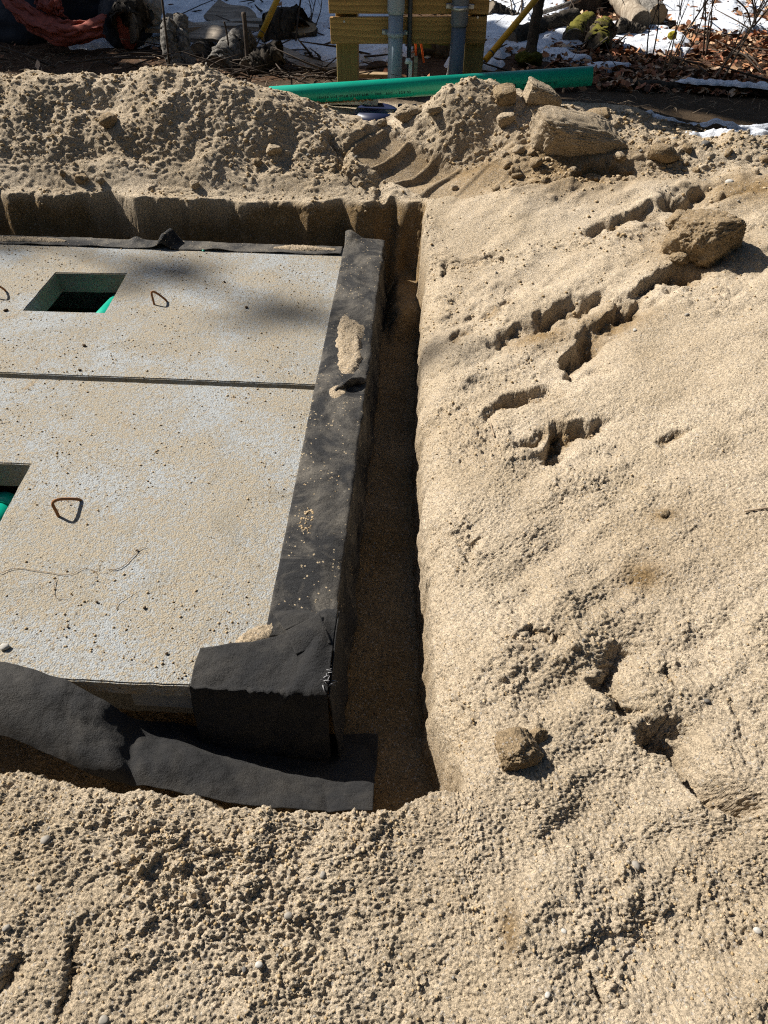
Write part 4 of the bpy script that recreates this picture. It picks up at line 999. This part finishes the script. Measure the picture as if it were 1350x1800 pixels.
box('stake', (-.095, 5.31, .30), (-.072, 5.325, .640), MWHITE, wp, .003)
tube('cap', [(-.10, 5.318, .625), (-.10, 5.318, .652)], [.022, .014], MWHITE, wp, 12)
box('wooden_stake', (-.062, 5.31, .3), (-.038, 5.335, .665), MGREYW, None, .002, (-.05, 5.32, .43)); tag(bpy.data.objects['wooden_stake'], 'short weathered wooden stake right of the white stake', 'stake')
for a, b, lb in (((-0.067, 5.620, 0.724), (-0.054, 5.620, 0.615), 'short orange cord hanging behind the planks, the left one'), ((-0.036, 5.620, 0.725), (0.001, 5.620, 0.576), 'slanting orange cord behind the planks, the right one')):
    o = tube('orange_cord', [Vector(a)+Vector((0, 0, .1)), a, (Vector(a)+Vector(b))/2+Vector((.004, 0, 0)), b], .0065, MORG, None, 8, 0, 0, True, tuple(b)); tag(o, lb, 'cord', 'orange cords under the backboard')
p = (0.167, 5.600, 0.524); o = mesh('white_wedge', [(p[0]-.02, 5.6, .4), (p[0]+.02, 5.6, .4), (p[0]+.008, 5.6, .62), (p[0]-.02, 5.63, .4), (p[0]+.02, 5.63, .4), (p[0]+.008, 5.63, .62)], [(0, 1, 2), (5, 4, 3), (0, 3, 4, 1), (1, 4, 5, 2), (2, 5, 3, 0)], MWHITE, None, False, (p[0], 5.6, .43)); tag(o, 'white plastic scrap left of the darker conduit', 'plastic scrap')
q = Vector((-0.280, 4.950, 0.430)); bl = thing('blue_lid', 'dark blue round lid lying under the green pipe', 'lid', tuple(q))
V, F = tube_geo([q+Vector((0, .01, -.06)), q+Vector((0, .0, -.004)), q+Vector((0, .0, .004))], [.145, .14, .12], 40); mesh('lid_disc', V, F, MBLUE, bl)
q2 = Vector((-0.090, 5.000, 0.451)); box('tab', q2+Vector((-.06, -.02, -.05)), q2+Vector((.06, .02, .012)), MBLUE, bl, .006)
o = box('white_board', Vector((-0.602, 5.060, 0.435)), Vector((-0.279, 5.060, 0.446))+Vector((0, .08, .03)), MWHITE, None, .003, (-0.439, 5.060, 0.442)); tag(o, 'pale board end lying under the green pipe', 'board')
o = box('timber_offcut', Vector((-0.455, 5.750, 0.449)), Vector((-0.214, 5.750, 0.455))+Vector((0, .08, .02)), MEND, None, .003, (-0.335, 5.750, 0.452)); tag(o, 'pale timber offcut on the ground behind the left conduit', 'timber')
def guy(a, b, label, frag=True):
    a, b = Vector(a), Vector(b); t = thing('guy_guard', label, 'guy guard', tuple(a), 'yellow guy guards')
    e = a+(b-a)*2.2; tube('guard', [a, b, e], .022, MYEL, t, 16)
    tube('band', [a+(e-a)*.05, a+(e-a)*.058], .0245, MCABLE, t, 16)
    tube('wire', [a-(e-a).normalized()*.28, a+(e-a)*.02], .007, MCABLE, t, 8)
guy((-1.279, 6.500, 0.555), (-1.158, 6.700, 0.772), 'left yellow guy guard slanting up out of the sticks')
guy((0.443, 6.000, 0.531), (0.783, 6.300, 0.857), 'right yellow guy guard leaning over the snow')
bt = Vector((-1.274, 6.500, 0.555))
for k, (dx, dy, dz) in enumerate(((-.03, 0, -.26), (.10, .05, -.22), (.02, -.02, -.28), (-.1, .06, -.2))):
    pass

# ------------------------------------------------------------------ logs, stumps, boards
def log(a, b, r, mat, label, endm=MEND, name='log', group='logs and stumps on the forest floor', seed=0, bend=.03, taper=.9, moss=False, cat='log'):
    a, b = Vector(a), Vector(b); t = thing(name, label, cat, tuple(a), group); rr = random.Random(seed); n = 26
    d = (b-a); pr = Vector((-d.y, d.x, d.z*.3)).normalized()
    P = [a+d*(i/(n-1))+pr*(math.sin(i/(n-1)*math.pi)*bend)+Vector((rr.gauss(0, 1), rr.gauss(0, 1), rr.gauss(0, 1)))*r*.03 for i in range(n)]
    rad = [r*(1-(1-taper)*i/(n-1))*(1+.05*math.sin(i*1.9+seed)) for i in range(n)]
    tube('bark', P, rad, mat, t, 26, .10, seed, False)
    for p, q, rd in ((P[0], P[1], rad[0]), (P[-1], P[-2], rad[-1])):
        tube('cut_end', [p+(q-p).normalized()*.02, p+(q-p).normalized()*.002], rd*.985, endm, t, 20, .03, seed)
    return t
def Y(p): return p
log((-1.727, 6.050, 0.405), (-1.804, 6.250, 0.718), .058, MBARKG, 'upright scaly grey log, taller of the two left of the yellow guard', MENDG, seed=3)
log((-1.817, 6.000, 0.424), (-1.873, 6.150, 0.675), .06, MBARKG, 'squat fibrous grey stump left of the scaly log', MENDG, seed=4)
log((-1.495, 5.950, 0.430), (-1.347, 6.300, 0.585), .10, MBARKG, 'thick leaning grey log between the scaly log and the yellow guard', MENDG, seed=5)
log((-1.253, 5.900, 0.445), (-1.044, 6.000, 0.548), .085, MBARKD, 'short dark log end at the foot of the yellow guard', MENDG, seed=6)
log((-1.721, 6.300, 0.471), (-1.697, 6.600, 0.447), .07, MBARKD, 'dark rotten log in the gap right of the scaly log', MENDG, seed=7)
log((-1.256, 6.900, 0.509), (-1.008, 6.900, 0.568), .16, MBARKD, 'broad dark stump with a pale broken top right of the yellow guard', MEND, seed=8, cat='stump')
log((-2.300, 6.500, 0.623), (-2.219, 6.600, 0.728), .13, MBARKD, 'dark stump beside the tarp bundle', MENDG, seed=9, cat='stump')
tr = log((0.805, 6.350, 0.506), (0.875, 6.600, 1.027), .042, MBARKM, 'slim upright trunk with a mossy foot right of the backboard', MENDG, 'tree_trunk', 'trees', 11, .01, .8, cat='tree trunk')
lump('moss', Vector((0.796, 6.350, 0.505))+Vector((0, -.02, -.02)), (.10, .08, .06), MMOSS, 0, 4, .25, .2, .1, 4, tr)
log((0.689, 6.900, 0.510), (1.306, 7.600, 0.588), .075, MBARKD, 'dark log lying behind the slim trunk', MENDG, seed=12)
log((1.223, 7.000, 0.513), (1.398, 7.400, 0.584), .085, MBARKM, 'mossy leaning stump end right of the slim trunk', MENDG, seed=13, cat='stump')
log((1.406, 6.850, 0.494), (1.482, 7.000, 0.604), .10, MBARKM, 'round mossy stump in the snow above the pipe end', MENDG, seed=14, cat='stump')
log((1.476, 8.200, 0.571), (1.784, 8.800, 0.621), .13, MBARKD, 'thick dark log with its round end facing out, top right of centre', MBARKD, seed=15)
log((1.845, 7.400, 0.593), (1.783, 8.600, 0.711), .085, MBARKB, 'peeling brown log slanting down from the top', MENDG, seed=16)
log((2.029, 7.600, 0.618), (1.986, 8.800, 0.716), .08, MBARKG, 'pale grey log with a sawn slanted end, beside the peeling log', MEND, seed=17)
log((1.623, 7.300, 0.575), (1.853, 7.300, 0.519), .06, MBARKD, 'dark log under the two slanting logs', MENDG, seed=18)
log((2.315, 8.000, 0.518), (2.784, 8.000, 0.510), .035, MBARKB, 'pale branch lying on the snow behind the bare shrubs', MEND, seed=19)
log((1.438, 5.750, 0.448), (2.500, 5.600, 0.449), .035, MBARKD, 'thin log capped with snow along the right edge of the leaves', MENDG, seed=20)
log((1.480, 5.650, 0.435), (1.763, 5.720, 0.455), .02, MBARKD, 'short black stick in front of the snow capped log', MENDG, seed=21)
log((0.558, 8.000, 0.570), (0.832, 8.000, 0.480), .09, MBARKD, 'dark root log at the right of the backboard top', MENDG, seed=22)
log((1.399, 8.000, 0.672), (1.056, 8.000, 0.563), .02, MBARKG, 'thin grey branch above the dark log', MEND, seed=23)
# snow lying on the thin log
a = Vector((1.742, 5.720, 0.461)); b = Vector((2.496, 5.600, 0.459)); n = 60; V = []
for i in range(n):
    p = a+(b-a)*(i/(n-1)); w = .04*(1+.9*float(gn(np.array([i*.23]), np.array([.5]), 160)[0])); k = min(1, min(i, n-1-i)/6+.05)
    for j in range(9):
        c = math.pi*j/8; V.append((p.x, p.y-math.cos(c)*w*k*1.2, p.z+.022+math.sin(c)*.022*k*(1+1.1*float(gn(np.array([i*.4]), np.array([j*.5]), 161)[0]))))
o = mesh('log_snow', V, grid_faces(n, 9), MSNOW, None, True); tag(o, 'strip of snow lying along the thin log', kind='stuff')
def board(a, b, w, h, mat, label, seed=0, rotx=0., name='weathered_board', group='old boards on the snow'):
    a, b = Vector(a), Vector(b); d = (b-a); L = d.length; rot = d.to_track_quat('X', 'Z').to_matrix() @ Matrix.Rotation(rotx, 3, 'X')
    c = (a+b)/2; rr = random.Random(seed); V = []; n = 14
    for i in range(n):
        s = -L/2+L*i/(n-1); jw = w*(1-.6*(max(0, i-9)/4)**1.5*rr.uniform(.4, 1)) if seed % 2 else w
        wv = .012*math.sin(i*.6+seed)
        for yy, zz in ((-jw/2, -h/2), (jw/2, -h/2), (jw/2, h/2), (-jw/2, h/2)): V.append(tuple(c+rot @ Vector((s+rr.uniform(-.01, .01)*(i in (0, n-1)), yy+wv, zz+wv*.6))))
    F = grid_faces(n, 4, True)+[(3, 2, 1, 0), tuple(range((n-1)*4, n*4))]
    o = mesh(name, V, F, mat, None, False, tuple(c)); return tag(o, label, 'board', group)
board((-2.156, 6.900, 0.576), (-1.534, 6.500, 0.542), .16, .03, MGREYW, 'long weathered board sloping across behind the scaly log', 1, .5)
board((-2.448, 6.700, 0.561), (-1.339, 6.800, 0.576), .14, .03, MGREYW, 'flat weathered board half under snow left of the yellow guard', 2)
board((-2.022, 7.000, 0.549), (-0.986, 7.100, 0.587), .13, .03, MGREYW, 'second flat weathered board behind the first', 4)
board((-1.856, 7.400, 0.610), (-1.421, 7.100, 0.547), .22, .03, MGREYW, 'splintered board tilted up behind the leaning log', 3, .5)
board((-1.296, 6.500, 0.480), (-0.601, 6.000, 0.429), .12, .035, MGREYW, 'long pale plank running down to the left post', 6, .3)
board((-1.574, 7.900, 0.490), (-0.957, 7.600, 0.450), .05, .03, MGREYW, 'narrow pale branch-like slat on the snow left of the backboard', 8)
def thin(P, r, label, mat=MTWIGD, name='stake', cat='stake', group=None):
    o = tube(name, interp_path(P, 10), r, mat, None, 8, .1, 2, True, tuple(P[0])); return tag(o, label, cat, group)
thin([(-1.278, 5.950, 0.460), (-1.281, 6.000, 0.654), (-1.292, 6.050, 0.775)], .016, 'dark square stake standing right of the leaning log')
thin([(-1.843, 5.900, 0.456), (-1.828, 5.900, 0.658), (-1.830, 5.950, 0.881)], .008, 'thin dark sapling in front of the squat stump', MTWIGD, 'sapling', 'sapling')
thin([(-1.414, 6.000, 0.582), (-1.420, 6.000, 0.685), (-1.427, 6.000, 0.726)], .006, 'thin dead stem left of the dark stake', MTWIGD, 'dead_stem', 'dead stem')
thin([(-1.015, 6.600, 0.522), (-1.001, 6.700, 0.665), (-0.979, 6.800, 0.800)], .007, 'thin dead stem rising from the broad dark stump', MTWIGD, 'dead_stem', 'dead stem')

# ------------------------------------------------------------------ tarp bundle
tb = thing('tarp_bundle', 'heap of dusty red and black tarpaulin at the top left', 'tarp bundle', (-2.771, 6.400, 0.488))
def bag(c, s, mat, seed, name, rot=0.): return lump(name, c, s, mat, rot, 5, .16, .10, .03, seed, tb)
bag(Vector((-3.380, 7.000, 0.518)), (.55, .3, .30), MBLK, 3, 'black_sheet')
bag(Vector((-2.835, 7.100, 0.692)), (.55, .3, .28), MBLK, 5, 'black_sheet', .2)
bag(Vector((-2.401, 6.750, 0.593)), (.20, .2, .26), MBLK, 6, 'black_sheet')
bag(Vector((-2.206, 6.800, 0.710)), (.10, .12, .15), MFRAY, 8, 'frayed_edge')
bag(Vector((-2.340, 6.560, 0.591)), (.075, .06, .15), MRED, 12, 'red_sheet')
def redfold(P0, P1, w0, w1, seed, name):
    A = interp_path(P0, 60); B = interp_path(P1, 60)
    def f(u, v):
        i = u*59; k = np.clip(i.astype(int), 0, 58); fr = (i-k)[:, None]
        a = A[k]*(1-fr)+A[k+1]*fr; b = B[k]*(1-fr)+B[k+1]*fr; q = a*(1-v[:, None])+b*v[:, None]
        q[:, 1] -= .10*np.sin(np.pi*v)+.02*np.sin(v*13+u*5)*np.sin(np.pi*v); q[:, 2] += .03*gn(u*7, v*5, seed)+.012*gn(u*19, v*15, seed+4); q[:, 1] += .06*gn(u*6, v*6, seed+1)+.03*gn(u*15+v*9, v*12, seed+2)
        return q
    sheet(name, f, 60, 30, MRED, tb, .006)
redfold([(-3.205, 6.600, 0.788), (-2.953, 6.550, 0.676), (-2.721, 6.500, 0.637), (-2.451, 6.500, 0.678)], [(-3.278, 6.620, 0.734), (-3.095, 6.450, 0.592), (-2.816, 6.400, 0.487), (-2.479, 6.450, 0.538)], 0, 0, 5, 'red_sheet')
redfold([(-3.069, 6.700, 0.787), (-2.933, 6.700, 0.789), (-2.833, 6.700, 0.791)], [(-2.964, 6.620, 0.660), (-2.870, 6.600, 0.642), (-2.797, 6.600, 0.629)], 0, 0, 9, 'red_sheet')

# ------------------------------------------------------------------ bare shrubs at the right
def shrub(base, tops, label, seed, r=.005, mat=MTWIG):
    b = Vector(base); b.z = gz(b.x, b.y); t = thing('bare_shrub', label, 'shrub', tuple(b), 'bare shrubs in the leaf litter'); rr = random.Random(seed)
    for k, tp in enumerate(tops):
        tp = Vector(tp); s = b+Vector((rr.uniform(-.05, .05), rr.uniform(-.03, .03), -.02)); m = (s+tp)/2+Vector((rr.uniform(-.04, .04), 0, rr.uniform(0, .05)))
        P = interp_path([s, m, tp, tp+(tp-m)*.7], 12); st = tube('stem', P, [r*(1-.6*i/11) for i in range(12)], mat, t, 6, .1, k)
        V = []; F = []
        for j in range(5):
            i = rr.randint(4, 10); p = Vector(P[i]); d = (Vector(P[min(i+1, 11)])-Vector(P[i-1])).normalized(); sd = Vector((rr.uniform(-1, 1), rr.uniform(-.6, .6), rr.uniform(.1, .8)))
            e = p+(d*.6+sd*.7).normalized()*rr.uniform(.08, .25); v, f = tube_geo([p, (p+e)/2+Vector((0, 0, .012)), e], [r*.4, r*.3, r*.15], 4); q = len(V); V += v; F += [tuple(i_+q for i_ in g) for g in f]
        mesh('twigs', V, F, mat, st)
shrub((1.800, 6.183, 0.470), [(1.758, 6.000, 0.783), (1.873, 6.000, 0.850), (1.935, 6.050, 0.940), (1.967, 6.200, 0.852), (1.768, 6.100, 0.899)], 'bare shrub with a fan of pale stems right of the pipe end', 3)
shrub((2.101, 6.031, 0.470), [(2.149, 5.900, 0.740), (2.236, 5.900, 0.870), (2.307, 6.000, 0.921)], 'dark bare shrub leaning right near the photo edge', 5, .0065, MTWIG)
shrub((2.250, 6.737, 0.500), [(2.174, 6.700, 0.799), (2.215, 6.800, 0.894), (2.112, 6.700, 0.834)], 'upright dark shrub behind the fan shaped shrub', 7, .007, MTWIGD)
shrub((1.727, 6.454, 0.500), [(1.706, 6.500, 0.746), (1.720, 6.600, 0.873)], 'two thin stems left of the fan shaped shrub', 9, .006, MTWIGD)
shrub((2.851, 7.559, 0.500), [(2.491, 7.200, 0.799), (2.642, 7.200, 0.821), (2.701, 7.100, 0.815), (2.597, 7.300, 0.846), (2.736, 7.000, 0.809)], 'dense brown shrub in the upper right corner', 11, .008, MTWIGD)
shrub((-0.961, 7.048, 0.500), [(-0.962, 7.400, 0.651), (-1.030, 7.500, 0.718), (-0.892, 7.400, 0.693)], 'small bare shrub on the snow left of the backboard', 13, .006, MTWIGD)
shrub((0.794, 7.744, 0.600), [(0.912, 8.600, 0.673), (0.774, 8.600, 0.670), (0.998, 8.600, 0.652)], 'bare shrub at the top right of the backboard', 15, .008, MTWIGD)
shrub((1.290, 7.507, 0.600), [(1.258, 7.800, 0.726), (1.340, 7.800, 0.768)], 'bare sapling stems by the thick dark log', 17, .007, MTWIGD)
o = lump('moss_tuft', Vector((1.987, 6.900, 0.576)), (.035, .03, .03), M_plain('yellow_moss', (.30, .25, .02), (.18, .15, .02), 40, .9, .1, .5), 0, 3, .3, .2, .1, 5); tag(o, 'bright yellow moss tuft by the snow', 'moss')
o = lump('moss_mound', Vector((0.086, 6.600, 0.507))+Vector((0, 0, -.06)), (.26, .16, .16), MBARKM, 0, 5, .25, .2, .1, 6); tag(o, 'dark mossy root mound seen under the planks', 'root mound')

# ------------------------------------------------------------------ conifers just outside the picture, which shade the far ground
def conifer(base, h, rad, label, seed, low=.15, dens=1.):
    t = thing('conifer', label, 'tree', base, 'conifers around the clearing'); rr = np.random.default_rng(seed)
    tube('trunk', [base, Vector(base)+Vector((0, 0, h*.5)), Vector(base)+Vector((0, 0, h))], [.16, .1, .02], MBARKD, t, 10)
    n = int(5200*dens); k = low+(1-low)*rr.random(n)**.8; R_ = rad*(1-k)**.8*(1.05)*np.sqrt(rr.random(n)); lay = np.round(k*26)/26
    a = rr.random(n)*6.283; a = np.where(rr.random(n) < .7, np.round(a*2.2+lay*9)/2.2, a)+rr.normal(0, .12, n)
    c = np.stack([R_*np.cos(a), R_*np.sin(a), lay*h-.28*R_+rr.normal(0, .05, n)], -1)
    s = .07+.13*rr.random(n); d = np.stack([np.cos(a), np.sin(a), -.35+rr.normal(0, .3, n)], -1)*s[:, None]; w = np.stack([-np.sin(a), np.cos(a), rr.normal(0, .3, n)], -1)*(s*.45)[:, None]
    V = np.stack([c-d, c+w, c+d, c-w], 1).reshape(-1, 3)+np.array(base); F = np.arange(n*4).reshape(-1, 4)
    mesh('crown', V, F, MNEED, t, False)
MNEED = M_plain('needles', (.018, .035, .014), (.03, .05, .02), 8, .8, .2, 0)
conifer((-6.6, 7.95, .2), 4.7, 1.25, 'conifer left of the picture whose shade falls on the tarp bundle', 1, .1)
conifer((-8.2, 11.4, .2), 9.0, 1.3, 'taller conifer farther left behind the first', 2, .1, .2)
conifer((-18.3, 11.75, .2), 17.0, 1.9, 'tall thin pine far to the left whose faint shade dapples the far lid', 4, .84, .006)
conifer((-9.6, 14.0, .2), 11.0, 1.5, 'tallest conifer beyond the other two', 3, .1, .3)
# dark conifers added out of the picture to cut sky fill in the shadows
V = []; q = np.random.default_rng(9)
for k in range(46):
    a = k/46*6.283+q.normal(0, .05); dlt = math.degrees(math.atan2(math.sin(a-math.atan2(sv.y, sv.x)), math.cos(a-math.atan2(sv.y, sv.x))))
    if abs(dlt) < 24 or abs(math.degrees(math.atan2(math.sin(a-1.571), math.cos(a-1.571)))) < 34: continue
    D = q.uniform(9.5, 13); h = q.uniform(8.5, 12); n = 700; z = q.random(n)**.85; Rr = 2.1*(1-z)**.7*np.sqrt(q.random(n)); b = q.random(n)*6.283
    c = np.stack([math.cos(a)*D+Rr*np.cos(b), math.sin(a)*D+1+Rr*np.sin(b), .2+z*h], -1)
    s_ = (.25+.25*q.random(n))[:, None]; d = q.normal(0, 1, (n, 3)); d /= np.linalg.norm(d, axis=1, keepdims=True); w = np.cross(d, q.normal(0, 1, (n, 3))); w /= np.linalg.norm(w, axis=1, keepdims=True)
    V.append(np.stack([c-d*s_, c+w*s_*.6, c+d*s_, c-w*s_*.6], 1).reshape(-1, 3))
V = np.concatenate(V); tag(mesh('sky_block_trees', V, np.arange(len(V)).reshape(-1, 4), MNEED, None, False), 'unseen dark conifer wood added to block low sky light', kind='stuff')
